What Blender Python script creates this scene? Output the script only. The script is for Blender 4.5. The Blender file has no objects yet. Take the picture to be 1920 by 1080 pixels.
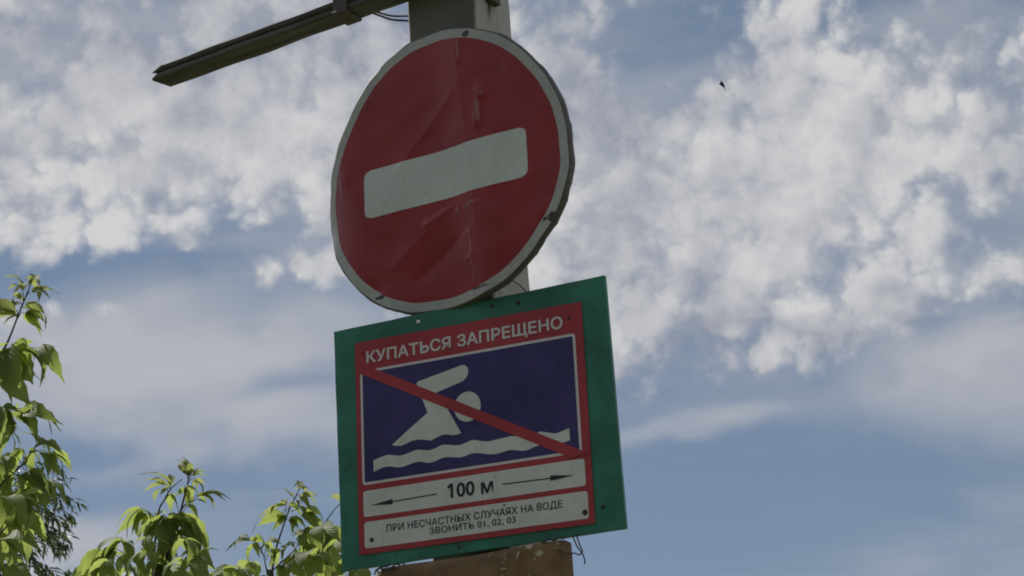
# -*- coding: utf-8 -*-
import bpy, bmesh, math, random
from mathutils import Vector, Matrix, noise
from mathutils.geometry import tessellate_polygon

random.seed(7)
R = math.radians
S = bpy.context.scene
C = S.collection

# ------------------------------------------------------------------ camera
F_PX = 3400.0                        # focal length in pixels of a 1920 px wide frame
CAM = Vector((0, 0, 1.6))
CR = Vector((0.99759132, 0.02269858, -0.06554645))   # camera right
CU = Vector((0.06936543, -0.32644369, 0.942668))     # camera up
CF = Vector((0.0, 0.94494407, 0.32723189))           # camera forward
cam = bpy.data.cameras.new('camera')
cam.sensor_width = 36.0
cam.lens = 36.0 * F_PX / 1920.0
cam.clip_start = 0.05
cam.clip_end = 5000
camo = bpy.data.objects.new('camera', cam)
C.objects.link(camo)
camo.matrix_world = Matrix(((CR.x, CU.x, -CF.x, CAM.x), (CR.y, CU.y, -CF.y, CAM.y),
                            (CR.z, CU.z, -CF.z, CAM.z), (0, 0, 0, 1)))
S.camera = camo

# ------------------------------------------------------------------ light, sky, exposure
SUN_EL = R(52)
SUN_AZ = math.atan2(-0.62, 0.78)     # behind the signs, to the left
SUN_DIR = Vector((math.sin(SUN_AZ) * math.cos(SUN_EL), math.cos(SUN_AZ) * math.cos(SUN_EL), math.sin(SUN_EL)))
sun = bpy.data.lights.new('sun', 'SUN')
sun.energy = 4.6
sun.angle = R(0.6)
sun.color = (1.0, 0.95, 0.86)
suno = bpy.data.objects.new('sun', sun)
C.objects.link(suno)
suno.location = (-5, 6, 12)
suno.rotation_euler = (-SUN_DIR).to_track_quat('-Z', 'Y').to_euler()
S.view_settings.view_transform = 'Standard'
S.view_settings.look = 'None'
S.view_settings.exposure = 0.0
S.view_settings.gamma = 1.0
S.cycles.filter_width = 1.9
S.cycles.max_bounces = 5
S.cycles.diffuse_bounces = 2
S.cycles.glossy_bounces = 2
S.cycles.transmission_bounces = 3

SKY_STRENGTH = 0.1
# cumulus bank: azimuth, elevation, half width, half height (radians), gain
# BLOBS BEGIN
CUMULUS = [
    (-0.1935, 0.4325, 0.1588, 0.1, 0.78), (0.1582, 0.3806, 0.1824, 0.1, 0.74), (-0.0384, 0.4208, 0.0882, 0.0882, 0.3), (0.0675, 0.3223, 0.0765, 0.05, 0.35), (0.1929, 0.2974, 0.0559, 0.0265, 0.45), (-0.2059, 0.492, 0.0265, 0.0132, -0.5),
    (-0.1869, 0.474, 0.0265, 0.0147, -0.42), (-0.2888, 0.4466, 0.0235, 0.0265, -0.55), (-0.2368, 0.426, 0.0382, 0.0235, -0.4), (-0.2758, 0.4077, 0.0265, 0.0147, -0.3), (-0.1202, 0.4554, 0.0147, 0.0206, -0.5), (-0.2091, 0.3849, 0.0294, 0.0132, -0.3),
    (-0.1724, 0.3749, 0.0324, 0.0147, -0.5), (-0.1356, 0.3627, 0.0324, 0.0147, -0.6), (-0.2478, 0.3457, 0.1235, 0.0221, -0.9), (-0.1668, 0.3342, 0.0882, 0.0235, -0.7), (-0.0999, 0.3208, 0.0206, 0.0176, -0.5), (-0.1359, 0.3511, 0.0221, 0.0176, 0.95),
    (-0.1086, 0.3372, 0.0235, 0.0191, 0.8), (-0.0938, 0.3206, 0.0176, 0.0132, 0.4), (-0.1944, 0.2767, 0.1647, 0.0471, -1.2), (-0.1888, 0.2221, 0.1412, 0.0441, -1.4), (-0.2719, 0.2376, 0.0735, 0.0529, -1.0), (-0.0841, 0.2616, 0.0882, 0.0882, -0.8),
    (0.1114, 0.4646, 0.0676, 0.0324, -0.95), (0.0831, 0.4442, 0.0265, 0.0176, -0.4), (0.2535, 0.4538, 0.0971, 0.0206, -0.9), (0.1479, 0.4227, 0.0118, 0.0235, -0.5), (0.1843, 0.4557, 0.0265, 0.0206, 0.8), (0.2397, 0.4273, 0.0176, 0.0088, -0.35),
    (0.0362, 0.4628, 0.0176, 0.0324, 0.3), (0.1037, 0.3984, 0.0235, 0.0206, -0.6), (0.0616, 0.3906, 0.0265, 0.0147, -0.45), (0.0491, 0.3592, 0.0235, 0.0176, -0.5), (0.0345, 0.3722, 0.0147, 0.0147, -0.2), (0.2506, 0.3621, 0.0382, 0.0162, -0.75),
    (0.285, 0.3366, 0.0265, 0.0191, -0.7), (0.1894, 0.3373, 0.0353, 0.0132, -0.5), (0.1595, 0.3189, 0.0324, 0.0118, -0.45), (0.1834, 0.3161, 0.0206, 0.0118, -0.4), (0.2105, 0.3156, 0.0206, 0.0118, 0.4), (0.2596, 0.2886, 0.0647, 0.0147, -0.6),
    (0.2468, 0.3193, 0.0176, 0.0235, -0.3), (0.2685, 0.3075, 0.0324, 0.0132, 0.3), (0.1266, 0.2464, 0.2059, 0.0382, -1.3), (0.1508, 0.2006, 0.2647, 0.0559, -1.5), (0.1383, 0.2949, 0.0206, 0.0176, -0.35), (0.2471, 0.2644, 0.0735, 0.0265, -0.7),
    (0.1413, 0.2823, 0.0088, 0.0103, 0.4), (0.2137, 0.1544, 0.0765, 0.0265, -0.6), (-0.2152, 0.4007, 0.0353, 0.0176, 0.25),]
WISPS = [
    (-0.1935, 0.4382, 0.1647, 0.0765, 0.26), (0.1674, 0.3795, 0.1824, 0.0882, 0.26), (0.018, 0.4028, 0.0882, 0.0882, 0.2), (-0.1913, 0.2968, 0.1235, 0.0382, 0.75), (-0.2619, 0.3113, 0.0588, 0.0176, 0.3), (-0.1442, 0.2581, 0.0882, 0.0176, 0.4),
    (-0.2711, 0.1984, 0.0765, 0.0206, 0.5), (-0.2031, 0.3345, 0.0882, 0.0176, 0.15), (-0.1376, 0.2826, 0.0382, 0.0118, -0.28), (-0.2609, 0.2531, 0.0471, 0.0103, -0.4), (-0.1946, 0.2279, 0.1235, 0.0147, -0.3), (0.0942, 0.2524, 0.0647, 0.0088, 0.4),
    (0.2595, 0.2513, 0.0824, 0.0441, 0.5), (0.2436, 0.2793, 0.0647, 0.0176, 0.3), (0.1214, 0.2005, 0.2353, 0.05, -0.4), (0.1206, 0.4607, 0.0882, 0.0324, 0.08), (0.2535, 0.4538, 0.0882, 0.0176, 0.08), (0.2572, 0.2003, 0.0353, 0.0176, 0.25),
    (-0.2331, 0.3545, 0.1029, 0.0118, -0.2),]
# BLOBS END


def build_world():
    w = bpy.data.worlds.new('World')
    S.world = w
    w.use_nodes = True
    w.cycles.sampling_method = 'MANUAL'
    w.cycles.sample_map_resolution = 256
    nt = w.node_tree
    nt.nodes.clear()
    N, L = nt.nodes.new, nt.links.new

    def math_(op, a, b=None, c=None, clamp=False):
        n = N('ShaderNodeMath'); n.operation = op; n.use_clamp = clamp
        for i, v in enumerate((a, b, c)):
            if v is None: continue
            if isinstance(v, (int, float)): n.inputs[i].default_value = v
            else: L(v, n.inputs[i])
        return n.outputs[0]

    def vmath(op, a, b=None, c=None, out=0):
        n = N('ShaderNodeVectorMath'); n.operation = op
        for i, v in enumerate((a, b, c)):
            if v is None: continue
            if isinstance(v, (tuple, Vector)): n.inputs[i].default_value = v
            else: L(v, n.inputs[i])
        return n.outputs[out]

    def ramp(v, a, b, lo=0.0, hi=1.0, kind='SMOOTHSTEP'):
        n = N('ShaderNodeMapRange'); n.interpolation_type = kind
        L(v, n.inputs[0])
        n.inputs[1].default_value = a; n.inputs[2].default_value = b
        n.inputs[3].default_value = lo; n.inputs[4].default_value = hi
        return n.outputs[0]

    def fbm(vec, scale, detail, rough, dist=0.0):
        n = N('ShaderNodeTexNoise'); n.noise_dimensions = '3D'
        L(vec, n.inputs['Vector'])
        n.inputs['Scale'].default_value = scale; n.inputs['Detail'].default_value = detail
        n.inputs['Roughness'].default_value = rough; n.inputs['Distortion'].default_value = dist
        return n

    def mix(f, a, b):
        n = N('ShaderNodeMix'); n.data_type = 'RGBA'
        if isinstance(f, float): n.inputs[0].default_value = f
        else: L(f, n.inputs[0])
        for s, v in ((6, a), (7, b)):
            if isinstance(v, tuple): n.inputs[s].default_value = (*v, 1)
            else: L(v, n.inputs[s])
        return n.outputs[2]

    tc = N('ShaderNodeTexCoord')
    d = tc.outputs['Generated']
    sep = N('ShaderNodeSeparateXYZ'); L(d, sep.inputs[0])
    az = math_('ARCTAN2', sep.outputs[0], sep.outputs[1])
    el = math_('ARCSINE', sep.outputs[2])
    comb = N('ShaderNodeCombineXYZ'); L(az, comb.inputs[0]); L(el, comb.inputs[1])
    # gentle wobble of the coordinates so that cloud masses have no regular outline
    wob = fbm(d, 9.0, 3.0, 0.6)
    wv = vmath('MULTIPLY_ADD', wob.outputs['Color'], (0.07, 0.07, 0.0), (-0.035, -0.035, 0.0))
    ae = vmath('ADD', comb.outputs[0], wv)

    def field(blobs):
        acc = None
        for (a, e, sx, sy, g) in blobs:
            q = vmath('MULTIPLY_ADD', ae, (1 / sx, 1 / sy, 0.0), (-a / sx, -e / sy, 0.0))
            ln = vmath('LENGTH', q, out=1)
            v = ramp(ln, 1.25, 0.15, 0.0, g)
            acc = v if acc is None else math_('ADD', acc, v)
        return acc

    # --- cumulus
    fb = fbm(d, 20.0, 9.0, 0.60, 0.0)
    off = vmath('ADD', d, tuple(Vector(SUN_DIR) * 0.012))
    fb2 = fbm(off, 20.0, 5.0, 0.60, 0.0)
    bias = field(CUMULUS)
    # rounded heads: distance to scattered cell centres, in wobbled coordinates
    vo = N('ShaderNodeTexVoronoi'); vo.voronoi_dimensions = '3D'; vo.feature = 'F1'; vo.normalize = True
    vw = vmath('ADD', d, vmath('MULTIPLY_ADD', fb.outputs['Color'], (0.032, 0.032, 0.032), (-0.016, -0.016, -0.016)))
    L(vw, vo.inputs['Vector'])
    vo.inputs['Scale'].default_value = 40.0; vo.inputs['Detail'].default_value = 2.0; vo.inputs['Roughness'].default_value = 0.5
    puff = ramp(vo.outputs['Distance'], 0.05, 0.52, 0.5, -0.5)
    dens = math_('ADD', math_('MULTIPLY', math_('SUBTRACT', fb.outputs[0], 0.5), 2.0), math_('MULTIPLY_ADD', puff, 1.1, bias))
    a_c = ramp(dens, -0.50, 0.50)
    # --- soft high wisps
    sv = vmath('MULTIPLY', d, (1.0, 1.0, 3.4))
    fw = fbm(sv, 5.5, 7.0, 0.55, 0.6)
    wdens = math_('ADD', math_('MULTIPLY', math_('SUBTRACT', fw.outputs[0], 0.5), 1.5), field(WISPS))
    a_w = ramp(wdens, -0.38, 0.85, 0.0, 0.90)
    # --- brightness of the cumulus: thick middles greyer, sunward sides white
    lit = math_('SUBTRACT', fb.outputs[0], fb2.outputs[0])
    big = fbm(d, 8.0, 4.0, 0.5)
    sh = math_('ADD', math_('MULTIPLY', lit, 2.2), ramp(big.outputs[0], 0.38, 0.62, -0.06, 0.62))
    sh = math_('ADD', sh, math_('MULTIPLY_ADD', puff, 0.75, 0.10))
    sh = math_('ADD', sh, ramp(dens, 0.3, 1.6, 0.16, -0.22), clamp=True)
    k = 1.0 / SKY_STRENGTH
    dark = tuple(x * k for x in (0.30, 0.325, 0.395))
    lite = tuple(x * k for x in (0.63, 0.63, 0.635))
    ccol = mix(sh, dark, lite)
    wcol = tuple(x * k for x in (0.485, 0.49, 0.52))

    sky = N('ShaderNodeTexSky'); sky.sky_type = 'NISHITA'
    sky.sun_disc = False
    sky.sun_elevation = SUN_EL
    sky.sun_rotation = SUN_AZ
    sky.altitude = 1200; sky.air_density = 0.9; sky.dust_density = 0.25; sky.ozone_density = 1.2
    # clear sky seen through an even, thin high veil
    skyc = vmath('MULTIPLY_ADD', sky.outputs[0], (0.34, 0.305, 0.285), tuple(x * k for x in (0.098, 0.137, 0.196)))
    c1 = mix(a_w, skyc, wcol)
    c2 = mix(a_c, c1, ccol)
    bg = N('ShaderNodeBackground'); L(c2, bg.inputs[0]); bg.inputs[1].default_value = SKY_STRENGTH
    out = N('ShaderNodeOutputWorld'); L(bg.outputs[0], out.inputs[0])


build_world()


# ------------------------------------------------------------------ helpers
def mesh_obj(name, verts, faces, mat, parent=None, smooth=False):
    me = bpy.data.meshes.new(name)
    me.from_pydata([tuple(v) for v in verts], [], faces)
    me.update()
    if smooth:
        me.polygons.foreach_set('use_smooth', [True] * len(me.polygons))
    o = bpy.data.objects.new(name, me)
    if mat: me.materials.append(mat)
    C.objects.link(o)
    if parent: o.parent = parent
    return o


def empty(name, mat4, label=None, cat=None, group=None):
    o = bpy.data.objects.new(name, None)
    o.empty_display_size = 0.1
    C.objects.link(o)
    o.matrix_world = mat4
    tag(o, label, cat, group)
    return o


def tag(o, label=None, cat=None, group=None, kind=None):
    for k, v in (('label', label), ('category', cat), ('group', group), ('kind', kind)):
        if v: o[k] = v
    return o


def frame_matrix(origin, x, y):
    x = Vector(x).normalized(); z = x.cross(Vector(y)).normalized(); y = z.cross(x)
    o = Vector(origin)
    return Matrix(((x.x, y.x, z.x, o.x), (x.y, y.y, z.y, o.y), (x.z, y.z, z.z, o.z), (0, 0, 0, 1)))


def ray(px, py):
    return CR * (px - 960) + CU * (540 - py) + CF * F_PX


def at(px, py, depth):
    """world point at ground distance `depth` in front of the viewer's standpoint"""
    d = ray(px, py)
    return CAM + d * (depth / d.y)


def tube_data(pts, radii, n=8, cap=True):
    pts = [Vector(p) for p in pts]
    V, Fc = [], []
    up = None
    for i, p in enumerate(pts):
        t = (pts[min(i + 1, len(pts) - 1)] - pts[max(i - 1, 0)]).normalized()
        if up is None:
            up = t.orthogonal().normalized()
        a = (up - t * up.dot(t))
        a = a.normalized() if a.length > 1e-6 else t.orthogonal().normalized()
        up = a
        b = t.cross(a)
        r = radii[i] if isinstance(radii, (list, tuple)) else radii
        for k in range(n):
            th = 2 * math.pi * k / n
            V.append(p + (a * math.cos(th) + b * math.sin(th)) * r)
    for i in range(len(pts) - 1):
        for k in range(n):
            Fc.append((i * n + k, i * n + (k + 1) % n, (i + 1) * n + (k + 1) % n, (i + 1) * n + k))
    if cap:
        Fc.append(tuple(range(n - 1, -1, -1)))
        Fc.append(tuple((len(pts) - 1) * n + k for k in range(n)))
    return V, Fc


def smooth_path(pts, sub=6):
    pts = [Vector(p) for p in pts]
    out = []
    for i in range(len(pts) - 1):
        p0 = pts[max(i - 1, 0)]; p1 = pts[i]; p2 = pts[i + 1]; p3 = pts[min(i + 2, len(pts) - 1)]
        for k in range(sub):
            t = k / sub
            out.append(0.5 * ((2 * p1) + (p2 - p0) * t + (2 * p0 - 5 * p1 + 4 * p2 - p3) * t * t
                              + (3 * p1 - p0 - 3 * p2 + p3) * t ** 3))
    out.append(pts[-1])
    return out


def wire(name, pts, r, mat, parent=None, n=7, sub=6):
    P = smooth_path(pts, sub)
    v, f = tube_data(P, r, n)
    return mesh_obj(name, v, f, mat, parent, True)


def bevel(o, w, seg=2):
    m = o.modifiers.new('bevel', 'BEVEL'); m.width = w; m.segments = seg; m.limit_method = 'ANGLE'
    m.angle_limit = R(40)
    return o


def prism_data(poly, z0, z1):
    n = len(poly)
    V = [(x, y, z1) for x, y in poly] + [(x, y, z0) for x, y in poly]
    Fc = [tuple(range(n)), tuple(range(2 * n - 1, n - 1, -1))]
    for i in range(n):
        j = (i + 1) % n
        Fc.append((i, n + i, n + j, j))
    return V, Fc


def ccw(poly):
    a = sum(poly[i][0] * poly[(i + 1) % len(poly)][1] - poly[(i + 1) % len(poly)][0] * poly[i][1] for i in range(len(poly)))
    return poly if a > 0 else poly[::-1]


def plate(name, poly, z0, z1, mat, parent):
    v, f = prism_data(ccw(poly), z0, z1)
    return mesh_obj(name, v, f, mat, parent)


def rrect(cx, cy, hw, hh, r, n=6):
    P = []
    for sx, sy, a0 in ((1, 1, 0), (-1, 1, 90), (-1, -1, 180), (1, -1, 270)):
        for k in range(n + 1):
            a = R(a0 + 90 * k / n)
            P.append((cx + sx * (hw - r) + r * math.cos(a), cy + sy * (hh - r) + r * math.sin(a)))
    return P


# ------------------------------------------------------------------ materials
def material(name):
    m = bpy.data.materials.new(name)
    m.use_nodes = True
    nt = m.node_tree
    b = nt.nodes['Principled BSDF']
    return m, nt, b


def node(nt, t, **kw):
    n = nt.nodes.new(t)
    for k, v in kw.items():
        if hasattr(n, k) and k not in ('Scale', 'Detail', 'Roughness', 'Distortion'):
            setattr(n, k, v)
        else:
            n.inputs[k].default_value = v
    return n


def nmix(nt, f, a, b, mode='MIX'):
    n = nt.nodes.new('ShaderNodeMix'); n.data_type = 'RGBA'; n.blend_type = mode
    if isinstance(f, (int, float)): n.inputs[0].default_value = f
    else: nt.links.new(f, n.inputs[0])
    for s, v in ((6, a), (7, b)):
        if isinstance(v, tuple): n.inputs[s].default_value = (*v[:3], 1)
        else: nt.links.new(v, n.inputs[s])
    return n.outputs[2]


def nramp(nt, v, a, b, lo=0.0, hi=1.0):
    n = nt.nodes.new('ShaderNodeMapRange'); n.interpolation_type = 'SMOOTHSTEP'
    nt.links.new(v, n.inputs[0])
    for i, x in enumerate((a, b, lo, hi)): n.inputs[i + 1].default_value = x
    return n.outputs[0]


def nmath(nt, op, a, b=0.0, clamp=False):
    n = nt.nodes.new('ShaderNodeMath'); n.operation = op; n.use_clamp = clamp
    for i, v in enumerate((a, b)):
        if isinstance(v, (int, float)): n.inputs[i].default_value = v
        else: nt.links.new(v, n.inputs[i])
    return n.outputs[0]


def obj_coord(nt, scale=(1, 1, 1), loc=(0, 0, 0)):
    tc = nt.nodes.new('ShaderNodeTexCoord')
    mp = nt.nodes.new('ShaderNodeMapping')
    mp.inputs['Scale'].default_value = scale
    mp.inputs['Location'].default_value = loc
    nt.links.new(tc.outputs['Object'], mp.inputs['Vector'])
    return mp.outputs[0]


def noise_n(nt, vec, scale, detail=5, rough=0.55, dist=0.0):
    n = node(nt, 'ShaderNodeTexNoise', Scale=scale, Detail=detail, Roughness=rough, Distortion=dist)
    nt.links.new(vec, n.inputs['Vector'])
    return n.outputs[0]


def bump(nt, b, h, strength, dist):
    n = nt.nodes.new('ShaderNodeBump')
    n.inputs['Strength'].default_value = strength
    n.inputs['Distance'].default_value = dist
    nt.links.new(h, n.inputs['Height'])
    nt.links.new(n.outputs[0], b.inputs['Normal'])


def spots(nt, vec, lst):
    """union of soft elliptic spots in object space: (x, y, rx, ry) with a ragged edge"""
    nz = noise_n(nt, vec, 70, 4, 0.6)
    acc = None
    for x, y, rx, ry in lst:
        q = nt.nodes.new('ShaderNodeVectorMath'); q.operation = 'MULTIPLY_ADD'
        nt.links.new(vec, q.inputs[0])
        q.inputs[1].default_value = (1 / rx, 1 / ry, 0); q.inputs[2].default_value = (-x / rx, -y / ry, 0)
        l = nt.nodes.new('ShaderNodeVectorMath'); l.operation = 'LENGTH'
        nt.links.new(q.outputs[0], l.inputs[0])
        v = nmath(nt, 'ADD', l.outputs['Value'], nmath(nt, 'MULTIPLY', nmath(nt, 'SUBTRACT', nz, 0.5), 2.4))
        v = nramp(nt, v, 1.05, 0.75)
        acc = v if acc is None else nmath(nt, 'MAXIMUM', acc, v)
    return acc


def paint(name, col, rough=0.42, dirt=(0.06, 0.05, 0.04), dirt_amt=0.35, var=0.18, chips=0.0, chip_col=(0.07, 0.045, 0.03),
          spot_list=None, spot_col=None, bumpy=0.15, streak=True, spec=0.5):
    m, nt, b = material(name)
    v = obj_coord(nt)
    big = noise_n(nt, v, 6, 5, 0.6)
    fine = noise_n(nt, v, 55, 5, 0.65)
    d = tuple(c * (1 - var) for c in col); e = tuple(min(1, c * (1 + var)) for c in col)
    c = nmix(nt, nramp(nt, big, 0.3, 0.7), d, e)
    f = nramp(nt, fine, 0.48, 0.85, 0, dirt_amt)
    c = nmix(nt, f, c, dirt)
    if streak:
        sv = obj_coord(nt, (26, 1.6, 1))
        st = noise_n(nt, sv, 2.0, 5, 0.6)
        c = nmix(nt, nramp(nt, st, 0.55, 0.85, 0, dirt_amt), c, dirt)
    if chips:
        ch = noise_n(nt, v, 34, 6, 0.7, 0.4)
        c = nmix(nt, nramp(nt, ch, 0.80 - chips, 0.83 - chips), c, chip_col)
    if spot_list:
        c = nmix(nt, spots(nt, v, spot_list), c, spot_col or chip_col)
    nt.links.new(c, b.inputs['Base Color'])
    nt.links.new(nramp(nt, big, 0.25, 0.75, rough - 0.08, rough + 0.14), b.inputs['Roughness'])
    b.inputs['Specular IOR Level'].default_value = spec
    if bumpy:
        bump(nt, b, nmath(nt, 'ADD', nmath(nt, 'MULTIPLY', fine, 0.3), big), bumpy, 0.004)
    return m


def concrete_mat():
    m, nt, b = material('weathered concrete')
    v = obj_coord(nt)
    big = noise_n(nt, v, 3.2, 6, 0.6)
    mid = noise_n(nt, v, 17, 6, 0.65)
    fine = noise_n(nt, v, 130, 3, 0.7)
    c = nmix(nt, nramp(nt, big, 0.3, 0.7), (0.45, 0.445, 0.41), (0.57, 0.56, 0.52))
    c = nmix(nt, nramp(nt, mid, 0.52, 0.78, 0, 0.45), c, (0.20, 0.19, 0.16))
    c = nmix(nt, nramp(nt, fine, 0.62, 0.70, 0, 0.5), c, (0.11, 0.10, 0.09))
    sv = obj_coord(nt, (22, 22, 0.9))
    st = noise_n(nt, sv, 1.0, 5, 0.6)
    c = nmix(nt, nramp(nt, st, 0.52, 0.75, 0, 0.4), c, (0.15, 0.145, 0.12))
    # rust run below the clamp on the side face (x is the distance along the front, y the depth)
    tc = nt.nodes.new('ShaderNodeTexCoord')
    sp = nt.nodes.new('ShaderNodeSeparateXYZ'); nt.links.new(tc.outputs['Object'], sp.inputs[0])
    wv = noise_n(nt, obj_coord(nt, (1, 1, 1)), 30, 4, 0.6)
    yy = nmath(nt, 'ADD', sp.outputs[1], nmath(nt, 'MULTIPLY', nmath(nt, 'SUBTRACT', wv, 0.5), 0.02))
    dy = nmath(nt, 'ABSOLUTE', nmath(nt, 'SUBTRACT', yy, 0.068))
    band = nramp(nt, dy, 0.012, 0.002)
    fade = nramp(nt, sp.outputs[2], 3.685, 3.757)
    side = nramp(nt, sp.outputs[0], -0.03, -0.015)
    rst = nmath(nt, 'MULTIPLY', nmath(nt, 'MULTIPLY', band, fade), nmath(nt, 'MULTIPLY', side, nramp(nt, mid, 0.25, 0.55, 0.45, 1.0)))
    c = nmix(nt, rst, c, (0.11, 0.055, 0.025))
    # the front face is darker over its whole height, the side face is pale
    front_dark = nmath(nt, 'MULTIPLY', nramp(nt, nmath(nt, 'ADD', sp.outputs[1], nmath(nt, 'MULTIPLY', nmath(nt, 'SUBTRACT', wv, 0.5), 0.006)), 0.006, 0.002), nramp(nt, big, 0.2, 0.6, 0.80, 0.95))
    c = nmix(nt, front_dark, c, (0.14, 0.14, 0.12))
    nt.links.new(c, b.inputs['Base Color'])
    b.inputs['Roughness'].default_value = 0.93
    bump(nt, b, nmath(nt, 'ADD', nmath(nt, 'MULTIPLY', fine, 0.35), mid), 0.55, 0.008)
    return m


def wood_mat():
    m, nt, b = material('weathered dark timber')
    v = obj_coord(nt, (0.9, 26, 26))
    g = noise_n(nt, v, 3.0, 7, 0.6, 0.6)
    big = noise_n(nt, obj_coord(nt), 6, 4, 0.6)
    c = nmix(nt, nramp(nt, g, 0.3, 0.7), (0.05, 0.047, 0.042), (0.135, 0.13, 0.118))
    c = nmix(nt, nramp(nt, big, 0.4, 0.75, 0, 0.6), c, (0.07, 0.06, 0.045))
    nt.links.new(c, b.inputs['Base Color'])
    b.inputs['Roughness'].default_value = 0.9
    bump(nt, b, g, 0.7, 0.006)
    return m


def metal_mat(name, col, rough=0.6, metallic=0.6, rust=0.5):
    m, nt, b = material(name)
    v = obj_coord(nt)
    n1 = noise_n(nt, v, 30, 6, 0.65)
    c = nmix(nt, nramp(nt, n1, 0.42, 0.62, 0, rust), col, (0.10, 0.045, 0.02))
    nt.links.new(c, b.inputs['Base Color'])
    b.inputs['Metallic'].default_value = metallic
    b.inputs['Roughness'].default_value = rough
    bump(nt, b, n1, 0.3, 0.003)
    return m


def ochre_mat():
    m, nt, b = material('rusty ochre sheet')
    v = obj_coord(nt)
    big = noise_n(nt, v, 9, 6, 0.62, 0.5)
    mid = noise_n(nt, v, 40, 6, 0.65, 0.8)
    c = nmix(nt, nramp(nt, big, 0.32, 0.68), (0.15, 0.085, 0.04), (0.26, 0.16, 0.07))
    sv = obj_coord(nt, (2, 12, 1))
    st = noise_n(nt, sv, 3.0, 6, 0.6, 0.4)
    c = nmix(nt, nramp(nt, st, 0.5, 0.75, 0, 0.55), c, (0.13, 0.085, 0.06))
    # pale scratches and flecks gathered on the right half of the sheet
    tc = nt.nodes.new('ShaderNodeTexCoord')
    sp = nt.nodes.new('ShaderNodeSeparateXYZ'); nt.links.new(tc.outputs['Object'], sp.inputs[0])
    fl = nmath(nt, 'MULTIPLY', nramp(nt, mid, 0.615, 0.635), nramp(nt, sp.outputs[0], 0.0, 0.12))
    c = nmix(nt, fl, c, (0.55, 0.48, 0.36))
    nt.links.new(c, b.inputs['Base Color'])
    b.inputs['Roughness'].default_value = 0.55
    bump(nt, b, nmath(nt, 'ADD', big, nmath(nt, 'MULTIPLY', mid, 0.3)), 0.5, 0.006)
    return m


def leaf_mat(name, c0, c1, trans, tw=0.5, rough=0.42):
    m, nt, b = material(name)
    tc = nt.nodes.new('ShaderNodeTexCoord')
    sp = nt.nodes.new('ShaderNodeSeparateXYZ'); nt.links.new(tc.outputs['UV'], sp.inputs[0])
    oi = nt.nodes.new('ShaderNodeObjectInfo')
    # side veins run forward from the midrib; the midrib itself is paler
    ay = nmath(nt, 'ABSOLUTE', nmath(nt, 'SUBTRACT', sp.outputs[1], 0.5))
    ph = nmath(nt, 'SUBTRACT', sp.outputs[0], nmath(nt, 'MULTIPLY', ay, 0.9))
    vein = nmath(nt, 'SINE', nmath(nt, 'MULTIPLY', ph, 60.0))
    veinm = nramp(nt, vein, 0.72, 1.0)
    mid = nramp(nt, ay, 0.035, 0.012)
    geo = nt.nodes.new('ShaderNodeNewGeometry')
    nz = noise_n(nt, geo.outputs['Position'], 22, 4, 0.6)
    f = nmath(nt, 'ADD', nmath(nt, 'MULTIPLY', oi.outputs['Random'], 0.6), nmath(nt, 'MULTIPLY', nz, 0.5), True)
    c = nmix(nt, f, c0, c1)
    c = nmix(nt, nmath(nt, 'MULTIPLY', nmath(nt, 'MAXIMUM', nmath(nt, 'MULTIPLY', veinm, 0.45), mid), 0.6), c, tuple(min(1, x * 1.7) for x in c1))
    nt.links.new(c, b.inputs['Base Color'])
    b.inputs['Roughness'].default_value = rough
    b.inputs['Specular IOR Level'].default_value = 0.3
    t = nt.nodes.new('ShaderNodeBsdfTranslucent')
    tcl = nmix(nt, f, trans, tuple(x * 1.25 for x in trans))
    tcl = nmix(nt, nmath(nt, 'MULTIPLY', nmath(nt, 'MAXIMUM', nmath(nt, 'MULTIPLY', veinm, 0.5), mid), 0.45), tcl, tuple(x * 0.45 for x in trans))
    nt.links.new(tcl, t.inputs[0])
    mx = nt.nodes.new('ShaderNodeMixShader'); mx.inputs[0].default_value = tw
    nt.links.new(b.outputs[0], mx.inputs[1]); nt.links.new(t.outputs[0], mx.inputs[2])
    out = nt.nodes['Material Output']
    nt.links.new(mx.outputs[0], out.inputs[0])
    bump(nt, b, vein, 0.25, 0.002)
    return m


def simple_mat(name, col, rough=0.8, var=0.25, scale=20):
    m, nt, b = material(name)
    n1 = noise_n(nt, obj_coord(nt), scale, 5, 0.6)
    c = nmix(nt, nramp(nt, n1, 0.3, 0.7), tuple(x * (1 - var) for x in col), tuple(min(1, x * (1 + var)) for x in col))
    nt.links.new(c, b.inputs['Base Color'])
    b.inputs['Roughness'].default_value = rough
    return m


def ground_mat():
    m, nt, b = material('grassy ground')
    v = obj_coord(nt)
    a = noise_n(nt, v, 0.25, 8, 0.6)
    f = noise_n(nt, v, 6, 6, 0.7)
    c = nmix(nt, nramp(nt, a, 0.4, 0.6), (0.055, 0.075, 0.025), (0.15, 0.12, 0.08))
    c = nmix(nt, nramp(nt, f, 0.35, 0.7), c, (0.08, 0.10, 0.035))
    nt.links.new(c, b.inputs['Base Color'])
    b.inputs['Roughness'].default_value = 0.95
    bump(nt, b, f, 0.6, 0.03)
    return m


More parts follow.
